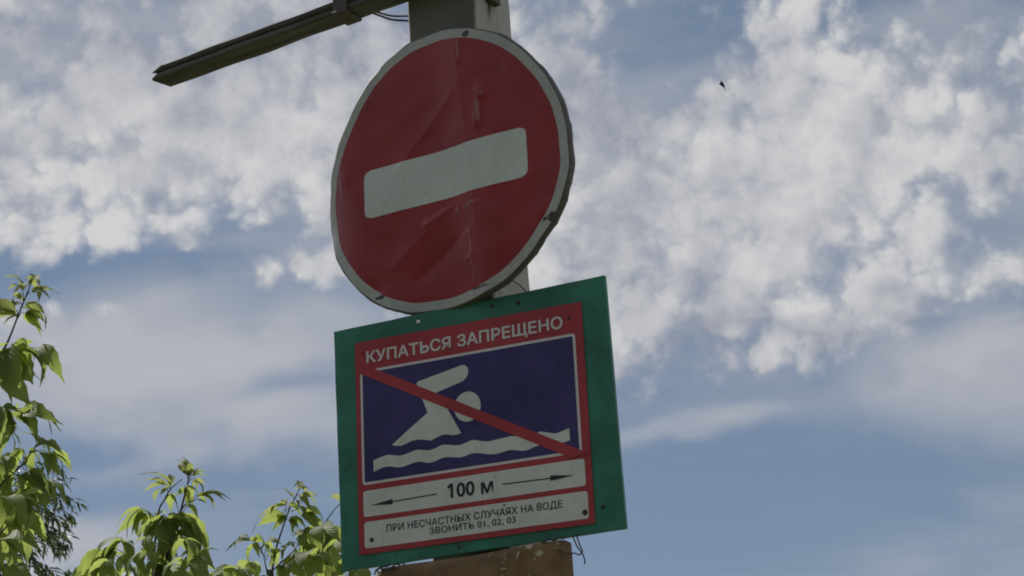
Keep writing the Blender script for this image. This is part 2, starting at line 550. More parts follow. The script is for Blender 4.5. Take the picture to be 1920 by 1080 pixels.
M = {}
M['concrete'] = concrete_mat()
M['wood'] = wood_mat()
M['steel'] = metal_mat('dull dark steel', (0.10, 0.095, 0.09), 0.6, 0.5, 0.6)
M['wire'] = metal_mat('dark binding wire', (0.07, 0.065, 0.065), 0.6, 0.4, 0.4)
M['cable'] = simple_mat('black cable', (0.02, 0.02, 0.028), 0.5)
M['bolt'] = metal_mat('rusty fastener', (0.05, 0.045, 0.04), 0.6, 0.4, 0.6)
M['ochre'] = ochre_mat()
M['bark'] = simple_mat('young brown green bark', (0.085, 0.075, 0.06), 0.8, 0.3, 40)
M['petiole'] = simple_mat('reddish green leaf stalk', (0.13, 0.11, 0.06), 0.6, 0.3, 60)
M['leaf'] = leaf_mat('box elder leaf', (0.06, 0.10, 0.025), (0.10, 0.145, 0.045), (0.345, 0.425, 0.105), 0.6, 0.55)
M['young'] = leaf_mat('young box elder leaf', (0.085, 0.11, 0.04), (0.13, 0.15, 0.06), (0.40, 0.45, 0.13), 0.5, 0.65)
M['willow'] = leaf_mat('narrow grey green leaf', (0.035, 0.06, 0.025), (0.06, 0.085, 0.04), (0.08, 0.12, 0.03), 0.35)
M['ground'] = ground_mat()
M['bird'] = simple_mat('dark plumage', (0.02, 0.022, 0.03), 0.6)

# ------------------------------------------------------------------ ground
gv, gf = [], []
NG = 24
for j in range(NG + 1):
    for i in range(NG + 1):
        u = (i / NG - 0.5) * 2; w_ = (j / NG - 0.5) * 2
        x = 1500 * u * abs(u); y = 1500 * w_ * abs(w_)
        gv.append((x, y, 0.0))
for j in range(NG):
    for i in range(NG):
        a = j * (NG + 1) + i
        gf.append((a, a + 1, a + NG + 2, a + NG + 1))
g = mesh_obj('ground', gv, gf, M['ground'])
tag(g, kind='structure')

# ------------------------------------------------------------------ concrete pole
PX, PY = -0.0434, 3.9885             # the vertical edge between the two visible faces
PYAW = R(30)
PH = Vector((math.cos(PYAW), -math.sin(PYAW), 0))     # along the front face, to the right
PB = Vector((math.sin(PYAW), math.cos(PYAW), 0))      # from the front face to the back
POLE = frame_matrix((PX, PY, 0), PH, PB)              # local x right, y back, z up


def build_pole():
    root = empty('concrete_pole', POLE, 'square grey concrete utility pole carrying the two signs and the crossarm', 'pole')
    rows = []
    V, Fc = [], []
    zs = [-0.3 + 0.06 * i for i in range(int(9.4 / 0.06))]
    per = []
    nside = 5
    for z in zs:
        t = (z - 3.7)
        wf = 0.200 - 0.0095 * t      # front width
        wd = 0.176 - 0.004 * t
        ch = 0.007
        loop = []
        cs = [(-wf, 0), (0, 0), (0, wd), (-wf, wd)]
        for k in range(4):
            a = Vector(cs[k]); b = Vector(cs[(k + 1) % 4])
            dr = (b - a).normalized()
            a2 = a + dr * ch; b2 = b - dr * ch
            for q in range(nside + 1):
                p = a2.lerp(b2, q / nside)
                nz = noise.noise(Vector((p.x * 9, p.y * 9, z * 5))) * 0.0022
                edge = 1.0 if q in (0, nside) else 0.25
                nz2 = noise.noise(Vector((p.x * 30 + 5, p.y * 30, z * 17))) * 0.0035 * edge
                out = (p - Vector((-wf / 2, wd / 2))).normalized()
                loop.append((p.x + out.x * (nz + nz2), p.y + out.y * (nz + nz2), z))
        V += loop
        per.append(len(loop))
    n = per[0]
    for i in range(len(zs) - 1):
        for k in range(n):
            Fc.append((i * n + k, i * n + (k + 1) % n, (i + 1) * n + (k + 1) % n, (i + 1) * n + k))
    Fc.append(tuple((len(zs) - 1) * n + k for k in range(n)))
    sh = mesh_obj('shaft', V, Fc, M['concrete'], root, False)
    # clamp bolted on the side face, just at the head of the rust run
    v, f = prism_data([(0.000, 0.050), (0.018, 0.050), (0.018, 0.098), (0.000, 0.098)], 3.757, 3.82)
    bevel(mesh_obj('clamp_plate', v, f, M['steel'], root), 0.002)
    # wire hoop round the pole that holds the crossarm
    for zz in (3.93, 3.95):
        pts = [(-0.21, -0.085, zz), (0.004, -0.085, zz), (0.008, 0.0, zz), (0.006, 0.18, zz), (-0.2, 0.184, zz), (-0.208, 0.0, zz), (-0.21, -0.085, zz)]
        v, f = tube_data(pts, 0.003, 6)
        mesh_obj('wire_hoop', v, f, M['wire'], root, True)
    return root


build_pole()

# ------------------------------------------------------------------ crossarm
def hit(px, py, p0, n):
    d = ray(px, py)
    return CAM + d * ((Vector(p0) - CAM).dot(n) / d.dot(n))


def build_crossarm():
    depth, hgt = 0.064, 0.037
    pn = -PB
    p0 = Vector((PX, PY, 3.9)) + pn * (depth + 0.004)
    e = hit(284, 153, p0, pn)                    # lower front edge at the broken end
    zc = e.z + hgt / 2 + 0.004
    s_end = (e - Vector((PX, PY, 0))).dot(PH)    # negative: to the left of the pole's edge
    orig = Vector((PX, PY, zc)) + pn * (depth / 2 + 0.004)
    root = empty('crossarm', frame_matrix(orig, PH, Vector((0, 0, 1))), 'dark weathered timber crossarm with a split broken end, fixed to the pole', 'crossarm')
    # local: x along (right), y up, z toward the viewer's side
    prof = [(-depth / 2, -hgt / 2), (depth / 2 - 0.004, -hgt / 2), (depth / 2, -hgt / 2 + 0.004), (depth / 2 - 0.002, -hgt * 0.08),
            (depth / 2 - 0.007, 0.0), (depth / 2 - 0.001, hgt * 0.12),
            (depth / 2, hgt / 2 - 0.004), (depth / 2 - 0.004, hgt / 2), (-depth / 2, hgt / 2)]
    n = len(prof)
    V, Fc = [], []
    nx = 60
    x1 = 0.75
    for i in range(nx + 1):
        x = s_end + (x1 - s_end) * i / nx
        for k, (z, y) in enumerate(prof):
            xx = x
            if i == 0:
                xx += (0.034 if y > hgt * 0.3 else 0.0) + (0.016 if abs(y) < 0.003 else 0) + (0.010 if z < 0 and y < 0 else 0)
                xx += 0.012 * noise.noise(Vector((z * 120, y * 120, 3)))
            j = 0.0022 * noise.noise(Vector((x * 7, z * 60, y * 60)))
            V.append((xx, y + j, z + j * 0.8))
    for i in range(nx):
        for k in range(n):
            Fc.append((i * n + k, i * n + (k + 1) % n, (i + 1) * n + (k + 1) % n, (i + 1) * n + k))
    Fc.append(tuple(range(n - 1, -1, -1)))
    Fc.append(tuple(nx * n + k for k in range(n)))
    mesh_obj('beam', V, Fc, M['wood'], root)
    # steel clamp round the arm
    q = hit(640, 30, p0, pn)
    sx = (q - Vector((PX, PY, 0))).dot(PH)
    for nm, y0, y1, z0, z1, w0 in (('clamp_strap', -hgt / 2 - 0.010, hgt / 2 + 0.03, depth / 2 + 0.001, depth / 2 + 0.007, 0.021),
                                   ('clamp_foot', -hgt / 2 - 0.012, -hgt / 2 - 0.001, -depth / 2 + 0.005, depth / 2 + 0.012, 0.023),
                                   ('clamp_bracket', hgt / 2 + 0.001, hgt / 2 + 0.035, -depth / 2 + 0.01, depth / 2 + 0.0, 0.020)):
        v, f = prism_data([(sx - w0, y0), (sx + w0, y0), (sx + w0, y1), (sx - w0, y1)], z0, z1)
        bevel(mesh_obj(nm, v, f, M['steel'], root), 0.002)
    return root, zc


ARM, ARM_Z = build_crossarm()

# two thin cables leaving the pole behind the crossarm
for k, (za, zb, lab) in enumerate(((0.0, 0.012, 'upper thin dark cable running from the pole up behind the crossarm'),
                                   (-0.010, 0.0, 'lower thin dark cable running from the pole up behind the crossarm'))):
    pn = -PB
    base = hit(764, 30 + 9 * k, Vector((PX, PY, 0)) + PB * 0.05, pn)
    mid = hit(722, 27 + 6 * k, Vector((PX, PY, 0)) + PB * 0.05, pn)
    far = mid + (mid - base) * 3 + Vector((0, 0, 0.22))
    inn = base + PH * 0.03 - Vector((0, 0, 0.012))
    o = wire('cable', [inn, base, mid, mid + (mid - base) * 1.2 + Vector((0, 0, 0.04)), far], 0.0028, M['cable'])
    tag(o, lab, 'cable')

# ------------------------------------------------------------------ round no-entry sign
DC = Vector((-0.14503, 3.97833, 3.28765))
DH = Vector((0.83884, -0.54438, 0))
DV = Vector((-0.01553, -0.02394, 0.99959))
DR = 0.35
# the rim has been knocked out of round: angle (deg) -> radius factor
RIM = [(-180, 1.046), (-164, 1.053), (-145, 1.026), (-128, 1.016), (-114, 1.0), (-98, 0.976), (-82, 0.976), (-62, 0.998), (-40, 1.0), (-28, 1.02), (-16, 1.025),
       (-4, 1.0), (10, 0.987), (22, 0.972), (35, 0.966), (45, 0.973), (60, 0.985), (75, 0.995), (90, 1.02), (103, 1.038), (112, 1.026), (122, 1.008), (132, 0.99), (145, 0.98), (156, 0.984), (170, 1.018), (180, 1.046)]


def rim_k(a):
    a = math.degrees(a)
    while a > 180: a -= 360
    while a < -180: a += 360
    for (a0, k0), (a1, k1) in zip(RIM, RIM[1:]):
        if a0 <= a <= a1:
            t = (a - a0) / (a1 - a0); t = t * t * (3 - 2 * t)
            return k0 + (k1 - k0) * t
    return 1.0


def fold(p, a, b, w, amp):
    """soft crease along segment a-b"""
    a = Vector(a); b = Vector(b); p = Vector(p)
    t = max(0, min(1, (p - a).dot(b - a) / (b - a).length_squared))
    dd = (p - a.lerp(b, t)).length
    return amp * (0.45 * math.exp(-(dd / w) ** 2) + 0.75 * math.exp(-dd / (0.45 * w))) * min(1, 4 * t + 0.3) * min(1, 4 * (1 - t) + 0.3)


def dent(x, y):
    """depth (fraction of the radius) of the battered sheet at plane position x, y (unit disc)"""
    w = 0.0
    w += 0.028 * math.exp(-((x - 0.29 + 0.06 * y) / 0.20) ** 2)
    w -= 0.028 * math.exp(-((x + 0.05 + 0.05 * y) / 0.24) ** 2)
    # sharp vertical crease where the sheet is bent over the pole's edge
    w += 0.010 * math.exp(-abs(x - 0.225 + 0.05 * y) / 0.06)
    # left edge bent back
    if x < -0.72:
        w -= 1.1 * (-0.72 - x) ** 2 * math.exp(-((y + 0.05) / 0.6) ** 2)
    w += fold((x, y), (-0.45, 0.05), (0.22, 0.62), 0.075, 0.011)
    w += fold((x, y), (-0.55, -0.62), (0.02, -0.30), 0.07, 0.011)
    w += fold((x, y), (-0.30, -0.75), (0.14, -0.48), 0.09, -0.016)
    w += fold((x, y), (-0.20, -0.36), (0.06, -0.28), 0.025, 0.012)
    w += fold((x, y), (0.36, 0.52), (0.31, 0.22), 0.035, 0.020)
    w += fold((x, y), (0.20, 0.95), (0.20, 0.70), 0.03, 0.013)
    w += fold((x, y), (0.55, 0.60), (0.75, 0.25), 0.10, 0.010)
    for (cx, cy, r0, am) in ((0.17, -0.50, 0.022, 0.016), (0.165, -0.665, 0.022, 0.016), (0.375, 0.44, 0.02, 0.014), (-0.17, -0.34, 0.03, 0.012),
                             (-0.85, 0.18, 0.05, 0.015), (-0.62, -0.70, 0.06, -0.02), (0.80, -0.60, 0.06, -0.025)):
        w += am * math.exp(-((x - cx) ** 2 + (y - cy) ** 2) / r0 ** 2)
    w *= 0.62
    w += 0.010 * noise.noise(Vector((x * 2.2, y * 2.2, 1.3))) + 0.0035 * noise.noise(Vector((x * 6, y * 6, 4.1)))
    return w


def build_disc():
    root = empty('no_entry_sign', frame_matrix(DC, DH, DV), 'round battered red no-entry sign with a white bar, above the green board', 'sign')
    # painted faces: distances in metres, spots in object space
    red = paint('faded sign red', (0.31, 0.022, 0.028), 0.31, (0.16, 0.05, 0.045), 0.30, 0.10, bumpy=0.10, streak=True,
                spot_list=[(0.030, -0.112, 0.004, 0.016), (0.075, -0.105, 0.020, 0.003), (0.062, -0.112, 0.016, 0.002), (0.074, 0.285, 0.003, 0.030), (0.118, 0.118, 0.005, 0.030), (0.062, -0.215, 0.0025, 0.07), (0.060, -0.172, 0.005, 0.006), (0.058, -0.233, 0.005, 0.006), (0.131, 0.154, 0.005, 0.004), (-0.062, -0.120, 0.012, 0.003), (-0.315, 0.06, 0.004, 0.05)], spot_col=(0.34, 0.13, 0.115))
    white = paint('dulled reflective white', (0.63, 0.66, 0.63), 0.38, (0.33, 0.33, 0.29), 0.40, 0.06, bumpy=0.10)
    rimw = paint('greyed white border', (0.46, 0.47, 0.45), 0.45, (0.20, 0.19, 0.16), 0.55, 0.10, chips=0.055,
                 spot_list=[(0.292, -0.198, 0.026, 0.010), (-0.208, -0.268, 0.018, 0.006), (0.345, 0.082, 0.022, 0.0013), (0.08, -0.315, 0.03, 0.003), (0.10, 0.318, 0.010, 0.008)], spot_col=(0.05, 0.045, 0.04))
    flm = metal_mat('sign flange metal', (0.13, 0.13, 0.125), 0.65, 0.25, 0.35)
    NS = 160

    def P(x, y, lift=0.0):
        return (x * DR, y * DR, (dent(x, y) + lift) * DR)

    def polar(r0, r1, nr, name, mat, lift=0.0, wob=0.0):
        V, Fc = [], []
        for i in range(nr + 1):
            r = r0 + (r1 - r0) * i / nr
            for k in range(NS):
                a = 2 * math.pi * k / NS
                kk = 1 + (rim_k(a) - 1) * min(1, r / 0.9) ** 2
                rr = r
                if wob and i in (0, nr):
                    edge = r if r < 0.95 else 1
                    rr = r + (0.004 * noise.noise(Vector((math.cos(a) * 9, math.sin(a) * 9, 2.0))) if r < 0.95 else 0)
                V.append(P(rr * kk * math.cos(a), rr * kk * math.sin(a), lift))
        for i in range(nr):
            for k in range(NS):
                Fc.append((i * NS + k, (i + 1) * NS + k, (i + 1) * NS + (k + 1) % NS, i * NS + (k + 1) % NS))
        if r0 == 0:
            pass
        return mesh_obj(name, V, Fc, mat, root, True)

    polar(0.001, 0.935, 70, 'red_face', red, 0.0006)
    polar(0.9351, 1.0, 6, 'white_border', rimw, 0.0004, 0)
    # turned back flange, hammered uneven
    V, Fc = [], []
    for i, (rr, dz) in enumerate(((1.0, 0.0003), (1.011, -0.008), (1.014, -0.030), (1.010, -0.060), (0.995, -0.066))):
        for k in range(NS):
            a = 2 * math.pi * k / NS
            kk = rim_k(a)
            j = 0.008 * noise.noise(Vector((math.cos(a) * 6, math.sin(a) * 6, 7.0))) + 0.005 * noise.noise(Vector((math.cos(a) * 19, math.sin(a) * 19, 1.0)))
            r2 = rr + (j if i > 0 else 0)
            x, y = kk * math.cos(a), kk * math.sin(a)
            V.append((x * r2 * DR, y * r2 * DR, (dent(x, y) + dz * (1 + 9 * j)) * DR))
    for i in range(4):
        for k in range(NS):
            Fc.append((i * NS + k, (i + 1) * NS + k, (i + 1) * NS + (k + 1) % NS, i * NS + (k + 1) % NS))
    mesh_obj('flange', V, Fc, flm, root, True)
    # back of the sheet
    V, Fc = [], []
    for i in range(13):
        for k in range(NS):
            a = 2 * math.pi * k / NS
            r = (0.001 + 0.998 * i / 12) * (1 + (rim_k(a) - 1))
            x, y = r * math.cos(a), r * math.sin(a)
            V.append((x * DR, y * DR, (dent(x, y) - 0.006) * DR))
    for i in range(12):
        for k in range(NS):
            Fc.append((i * NS + k, i * NS + (k + 1) % NS, (i + 1) * NS + (k + 1) % NS, (i + 1) * NS + k))
    mesh_obj('back_sheet', V, Fc, flm, root, True)
    # white bar: rounded rectangle as a dense grid that follows the dents
    hw, hh, rc = 0.682, 0.176, 0.055
    rot = R(-2.6)
    V, Fc = [], []
    nx, ny = 110, 26
    for j in range(ny + 1):
        t = j / ny * 2 - 1
        y = hh * t
        dy = max(0, abs(y) - (hh - rc))
        w_ = hw - (rc - math.sqrt(max(0, rc * rc - dy * dy)))
        for i in range(nx + 1):
            x = w_ * (i / nx * 2 - 1)
            X = x * math.cos(rot) - y * math.sin(rot) + 0.004
            Y = x * math.sin(rot) + y * math.cos(rot) - 0.036
            V.append(P(X, Y, 0.0026))
    for j in range(ny):
        for i in range(nx):
            a = j * (nx + 1) + i
            Fc.append((a, a + 1, a + nx + 2, a + nx + 1))
    mesh_obj('white_bar', V, Fc, white, root, True)
    # straps that hold the sheet to the pole, behind the disc
    for yy in (0.16, -0.17):
        v, f = prism_data([(-0.10, yy - 0.02), (0.12, yy - 0.02), (0.12, yy + 0.02), (-0.10, yy + 0.02)], -0.055, -0.022)
        mesh_obj('mounting_strap', v, f, M['steel'], root)
    return root


build_disc()

# ------------------------------------------------------------------ swimming ban sign on the green board
BO = Vector((-0.11214, 3.98532, 2.65973))
BH = Vector((0.919253, -0.393668, 0))
PC = (-0.0054, -0.0105)
PROT = R(-1.12)


def pc(p):
    x, y = p[0] - PC[0], p[1] - PC[1]
    return (x * math.cos(-PROT) - y * math.sin(-PROT), x * math.sin(-PROT) + y * math.cos(-PROT))


def text_mesh(name, body, p0, p1, cap, mat, parent, z, bold=0.018, flag=False):
    """text whose first baseline corner is p0, last baseline corner p1, capital height cap (panel coordinates)"""
    cu = bpy.data.curves.new(name, 'FONT')
    cu.body = body
    cu.size = 1.0
    cu.resolution_u = 4
    cu.space_character = 1.02
    o = bpy.data.objects.new(name, cu)
    C.objects.link(o)
    dg = bpy.context.evaluated_depsgraph_get()
    me = bpy.data.meshes.new_from_object(o.evaluated_get(dg))
    bpy.data.objects.remove(o)
    xs = [v.co.x for v in me.vertices]
    x0, x1 = min(xs), max(xs)
    ys = [v.co.y for v in me.vertices]
    cap_u = 0.729
    a = Vector(p0); b = Vector(p1)
    d = (b - a); L = d.length; d.normalize()
    nrm = Vector((-d.y, d.x))
    base = [(v.co.x, v.co.y) for v in me.vertices]
    polys = [tuple(p.vertices) for p in me.polygons]
    if flag:                                   # the slanted flag of a leading 1
        o0 = len(base)
        base += [(x0 + 0.03, 0.729), (x0 - 0.16, 0.60), (x0 - 0.16, 0.49), (x0 + 0.03, 0.60)]
        polys.append((o0, o0 + 1, o0 + 2, o0 + 3))
        x0 -= 0.16
    V, Fc = [], []
    # heavier strokes: the flat glyphs laid over each other with small shifts
    sh = [(0, 0)] if not bold else [(bold * math.cos(k * math.tau / 8), bold * math.sin(k * math.tau / 8)) for k in range(8)]
    sx = L / (x1 - x0 + 2 * bold); sy = cap / (cap_u + 2 * bold)
    for q, (ox, oy) in enumerate(sh):
        o0 = len(V)
        for x, y in base:
            w_ = a + d * ((x - x0 + ox + bold) * sx) + nrm * ((y + oy + bold) * sy)
            V.append((w_.x, w_.y, z + 0.00004 * q))
        Fc += [tuple(o0 + i for i in f) for f in polys]
    me = bpy.data.meshes.new(name)
    me.from_pydata(V, [], Fc)
    me.materials.clear(); me.materials.append(mat)
    me.name = name
    r = bpy.data.objects.new(name, me)
    C.objects.link(r); r.parent = parent
    return r


def fill_poly(name, poly, z, mat, parent):
    poly = ccw(poly)
    pts = [Vector((x, y, z)) for x, y in poly]
    tris = tessellate_polygon([[Vector((x, y, 0)) for x, y in poly]])
    fixed = []
    for t in tris:
        p0, p1, p2 = (pts[i] for i in t)
        if (p1 - p0).cross(p2 - p0).z < 0: t = (t[0], t[2], t[1])
        fixed.append(tuple(t))
    me = bpy.data.meshes.new(name)
    me.from_pydata(pts, [], fixed)
    me.materials.append(mat)
    o = bpy.data.objects.new(name, me)
    C.objects.link(o); o.parent = parent
    return o


def build_ban_sign():
    root = empty('swimming_ban_sign', frame_matrix(BO, BH, (0, 0, 1)), 'red and blue no-swimming notice nailed to a green painted board', 'sign')
    green = paint('green board paint', (0.038, 0.20, 0.145), 0.42, (0.03, 0.075, 0.06), 0.62, 0.30, bumpy=0.35, streak=True)
    # backing board, edges slightly wavy
    P = []
    cs = [(-0.3495, -0.2885), (0.3490, -0.2890), (0.3498, 0.2885), (-0.3490, 0.2890)]
    for k in range(4):
        a, b = Vector(cs[k]), Vector(cs[(k + 1) % 4])
        for q in range(14):
            p = a.lerp(b, q / 14)
            j = 0.0011 * noise.noise(Vector((p.x * 14, p.y * 14, 0.5))) if q else 0
            P.append((p.x + j, p.y + j))
    bevel(plate('backing_board', P, -0.012, 0.0, green, root), 0.0015)
    for yy in (0.12, -0.16):                                  # battens on the back that carry it on the pole
        v, f = prism_data([(-0.16, yy - 0.02), (0.10, yy - 0.02), (0.10, yy + 0.02), (-0.16, yy + 0.02)], -0.024, -0.0125)
        mesh_obj('batten', v, f, M['wood'], root)
    pm = paint('notice red', (0.42, 0.045, 0.06), 0.40, (0.24, 0.06, 0.06), 0.40, 0.12, bumpy=0.06)
    wm = paint('notice white', (0.68, 0.70, 0.68), 0.40, (0.36, 0.34, 0.29), 0.42, 0.07, bumpy=0.06)
    fr = paint('notice frame white', (0.72, 0.68, 0.70), 0.40, (0.45, 0.42, 0.42), 0.20, 0.05, bumpy=0.0)
    bl = paint('notice dark blue', (0.045, 0.036, 0.155), 0.34, (0.07, 0.06, 0.14), 0.45, 0.14, bumpy=0.08)
    bk = simple_mat('printed black', (0.022, 0.022, 0.022), 0.45, 0.2, 60)
    panel = plate('notice_panel', rrect(0, 0, 0.2902, 0.2525, 0.003), 0.0008, 0.0035, pm, root)
    panel.location = (PC[0], PC[1], 0)
    panel.rotation_euler = (0, 0, PROT)
    z = 0.0035
    c = pc((-0.008, 0.0339))
    fill_poly('picture_frame', rrect(c[0], c[1], 0.2743, 0.1370, 0.008), z + 0.0004, fr, panel)
    fill_poly('blue_field', rrect(c[0], c[1], 0.2680, 0.1308, 0.003), z + 0.0008, bl, panel)
    arm = [(-0.1324, 0.1193), (-0.1300, 0.1225), (-0.1256, 0.1245), (-0.0733, 0.1327), (-0.017, 0.1424), (-0.0105, 0.1420), (-0.0055, 0.1400), (-0.0015, 0.1362), (0.0004, 0.1312),
           (0.0010, 0.1255), (0.0002, 0.1205), (-0.0025, 0.1150), (-0.0075, 0.1090), (-0.0151, 0.1042), (-0.0823, 0.0895),
           (-0.0608, 0.0536), (-0.0261, -0.0161), (-0.0370, -0.0185), (-0.0482, -0.0179), (-0.0600, -0.0140), (-0.0733, -0.0125), (-0.0880, -0.0165), (-0.1036, -0.0212),
           (-0.1180, -0.0170), (-0.1332, -0.0135), (-0.1504, -0.0134), (-0.1640, -0.0170), (-0.1789, -0.0206), (-0.1930, -0.0190), (-0.2037, -0.0145), (-0.108, 0.0459)]
    fill_poly('swimmer_body', [pc(p) for p in arm], z + 0.0012, wm, panel)
    hd = [(-0.0064 + 0.0335 * math.cos(t * math.tau / 36), 0.0425 + 0.0352 * math.sin(t * math.tau / 36)) for t in range(36)]
    fill_poly('swimmer_head', [pc(p) for p in hd], z + 0.0012, wm, panel)

    # water: crest points of the band, smoothed
    tops = [(-0.2532, -0.0432), (-0.2342, -0.0392), (-0.2144, -0.0365), (-0.1844, -0.0433), (-0.1627, -0.0409), (-0.1388, -0.037), (-0.1113, -0.0427), (-0.092, -0.0407), (-0.0726, -0.0361), (-0.035, -0.0435),
            (-0.0159, -0.0408), (0.0032, -0.0377), (0.036, -0.0463), (0.0691, -0.0455), (0.102, -0.0448), (0.1362, -0.0535), (0.1633, -0.0463), (0.1754, -0.0476), (0.203, -0.0557), (0.2213, -0.053), (0.2377, -0.0493)]
    bots = [(0.2374, -0.0766), (0.2232, -0.0792), (0.1949, -0.0813), (0.163, -0.0761), (0.128, -0.0825), (0.0917, -0.0755), (0.0523, -0.0785), (0.0034, -0.068), (-0.0305, -0.0721), (-0.0701, -0.0657), (-0.1066, -0.0723),
            (-0.1403, -0.0649), (-0.1836, -0.0709), (-0.2201, -0.0632), (-0.2544, -0.0707)]
    sm = lambda l: [(p.x, p.y) for p in smooth_path([Vector((x, y, 0)) for x, y in l], 4)]
    fill_poly('wave_band', [pc(p) for p in sm(tops) + sm(bots)], z + 0.0012, wm, panel)
    fill_poly('slash_bar', [pc(p) for p in ((-0.2377, 0.1740), (-0.262, 0.188), (-0.284, 0.173), (-0.2751, 0.1676), (0.2241, -0.1096), (0.240, -0.118), (0.276, -0.112), (0.2652, -0.1054))], z + 0.0017, pm, panel)
    c = pc((-0.0088, -0.1474)); fill_poly('distance_plate', rrect(c[0], c[1], 0.2757, 0.0304, 0.007), z + 0.0005, wm, panel)
    c = pc((-0.0086, -0.2200)); fill_poly('phone_plate', rrect(c[0], c[1], 0.2764, 0.0304, 0.007), z + 0.0005, wm, panel)
    zt = z + 0.0010
    text_mesh('heading_lettering', 'КУПАТЬСЯ ЗАПРЕЩЕНО', pc((-0.2610, 0.1923)), pc((0.2413, 0.1823)), 0.0295, fr, panel, zt, 0.026)
    text_mesh('distance_lettering', '100 м', pc((-0.0687, -0.1613)), pc((0.0444, -0.1645)), 0.0345, bk, panel, zt, 0.024, True)
    text_mesh('phone_lettering', 'ПРИ НЕСЧАСТНЫХ СЛУЧАЯХ НА ВОДЕ', pc((-0.2275, -0.2145)), pc((0.2075, -0.2229)), 0.0166, bk, panel, zt, 0.008)
    text_mesh('phone_lettering', 'ЗВОНИТЬ 01, 02, 03', pc((-0.1193, -0.2358)), pc((0.094, -0.2400)), 0.0150, bk, panel, zt, 0.008)

    def arrow(tip, tail):
        tip, tail = Vector(pc(tip)), Vector(pc(tail))
        d = (tail - tip).normalized(); n = Vector((-d.y, d.x))
        hb = tip + d * 0.057
        pts = [tip, hb + n * 0.0062, hb + n * 0.0014, tail + n * 0.0014, tail - n * 0.0014, hb - n * 0.0014, hb - n * 0.0062]
        fill_poly('arrow', [(p.x, p.y) for p in pts], zt, bk, panel)
    arrow((-0.2654, -0.1474), (-0.0960, -0.1467))
    arrow((0.2408, -0.1562), (0.0680, -0.1499))

    def nail(p, r, parent, z0, mat=M['bolt']):
        V, Fc = [], []
        n = 12
        for rr, zz in ((1.0, 0.0), (0.96, 0.35), (0.6, 0.6), (0.01, 0.7)):
            for k in range(n):
                a = math.tau * k / n
                V.append((p[0] + rr * r * math.cos(a), p[1] + rr * r * math.sin(a), z0 + zz * r))
        for i in range(3):
            for k in range(n):
                Fc.append((i * n + k, i * n + (k + 1) % n, (i + 1) * n + (k + 1) % n, (i + 1) * n + k))
        return mesh_obj('nail', V, Fc, mat, parent, True)
    nail(pc((-0.2664, -0.2274)), 0.0050, panel, z + 0.0005)
    nail(pc((0.2592, -0.2417)), 0.0062, panel, z + 0.0005)
    nail(pc((0.2577, 0.2028)), 0.0032, panel, z)
    nail(pc((-0.2702, 0.2179)), 0.0028, panel, z)
    nail(pc((0.0688, -0.1965)), 0.0022, panel, z + 0.0005)
    for p, r in (((0.1351, 0.2647), 0.0050), ((0.3, -0.2349), 0.0045), ((0.07, 0.270), 0.0040), ((-0.33, -0.054), 0.0022), ((-0.05, -0.274), 0.0035)):
        nail(p, r, root, 0.0)
    # bright new screw below the disc
    nail((-0.1219, 0.2690), 0.0055, root, 0.0, metal_mat('bright screw head', (0.75, 0.75, 0.72), 0.3, 0.9, 0.0))
    return root


build_ban_sign()

# ------------------------------------------------------------------ ochre sheet below, tied with wire
OYAW = R(25)
OH = Vector((math.cos(OYAW), -math.sin(OYAW), 0))
ON = OH.cross(Vector((0, 0, 1)))
OO = Vector((-0.1243, 3.9875, 2.36))


def build_ochre():
    root = empty('ochre_sheet', frame_matrix(OO, OH, (0, 0, 1)), 'scratched rusty ochre metal sheet tied under the green board', 'sheet')
    x0, x1, yb = -0.282, 0.2275, -0.62
    nx, ny = 60, 50
    V, Fc = [], []

    def top(x):
        t = (x - x0) / (x1 - x0)
        y = 0.004 + 0.002 * math.sin(t * 9)
        if t < 0.10: y -= 0.036 * (1 - t / 0.10) ** 2
        if t > 0.975: y -= 0.006 * ((t - 0.975) / 0.025) ** 2
        return y
    for lay in (0, 1):
        for j in range(ny + 1):
            for i in range(nx + 1):
                x = x0 + (x1 - x0) * i / nx
                t = i / nx
                y = top(x) + (yb - top(x)) * j / ny
                z = 0.004 * noise.noise(Vector((x * 9, y * 9, 2))) - (0.03 * (max(0, 0.12 - t) / 0.12) ** 2)
                z -= 0.016 * (max(0, t - 0.965) / 0.035) ** 1.5
                V.append((x, y, z - 0.003 * lay))
    m = (nx + 1) * (ny + 1)
    for j in range(ny):
        for i in range(nx):
            a = j * (nx + 1) + i
            Fc.append((a, a + nx + 1, a + nx + 2, a + 1))
            b = a + m
            Fc.append((b, b + 1, b + nx + 2, b + nx + 1))
    ring = list(range(nx + 1)) + [j * (nx + 1) + nx for j in range(1, ny + 1)] + [ny * (nx + 1) + i for i in range(nx - 1, -1, -1)] + [j * (nx + 1) for j in range(ny - 1, 0, -1)]
    for k in range(len(ring)):
        a, b = ring[k], ring[(k + 1) % len(ring)]
        Fc.append((a, b, b + m, a + m))
    mesh_obj('sheet_face', V, Fc, M['ochre'], root, True)
    pale = simple_mat('flaked pale paint', (0.50, 0.46, 0.37), 0.7, 0.2, 40)
    # curls of old paint hanging on
    for pts, w_ in ((((0.112, -0.006), (0.106, -0.014), (0.1035, -0.024)), 0.0026), (((0.062, -0.039), (0.072, -0.0385), (0.079, -0.041)), 0.0022)):
        v, f = tube_data([(x, y, 0.0015) for x, y in pts], [w_ * 0.6, w_, w_ * 0.4], 6)
        mesh_obj('paint_flake', v, f, pale, root, True)
    return root


OC = build_ochre()


def ow(x, y, z=0.0):
    return OO + OH * x + Vector((0, 0, 1)) * y + ON * z


def oh(px, py, z=0.004):
    """point on the sheet's plane (z in front of it)"""
    return hit(px, py, OO + ON * z, ON)


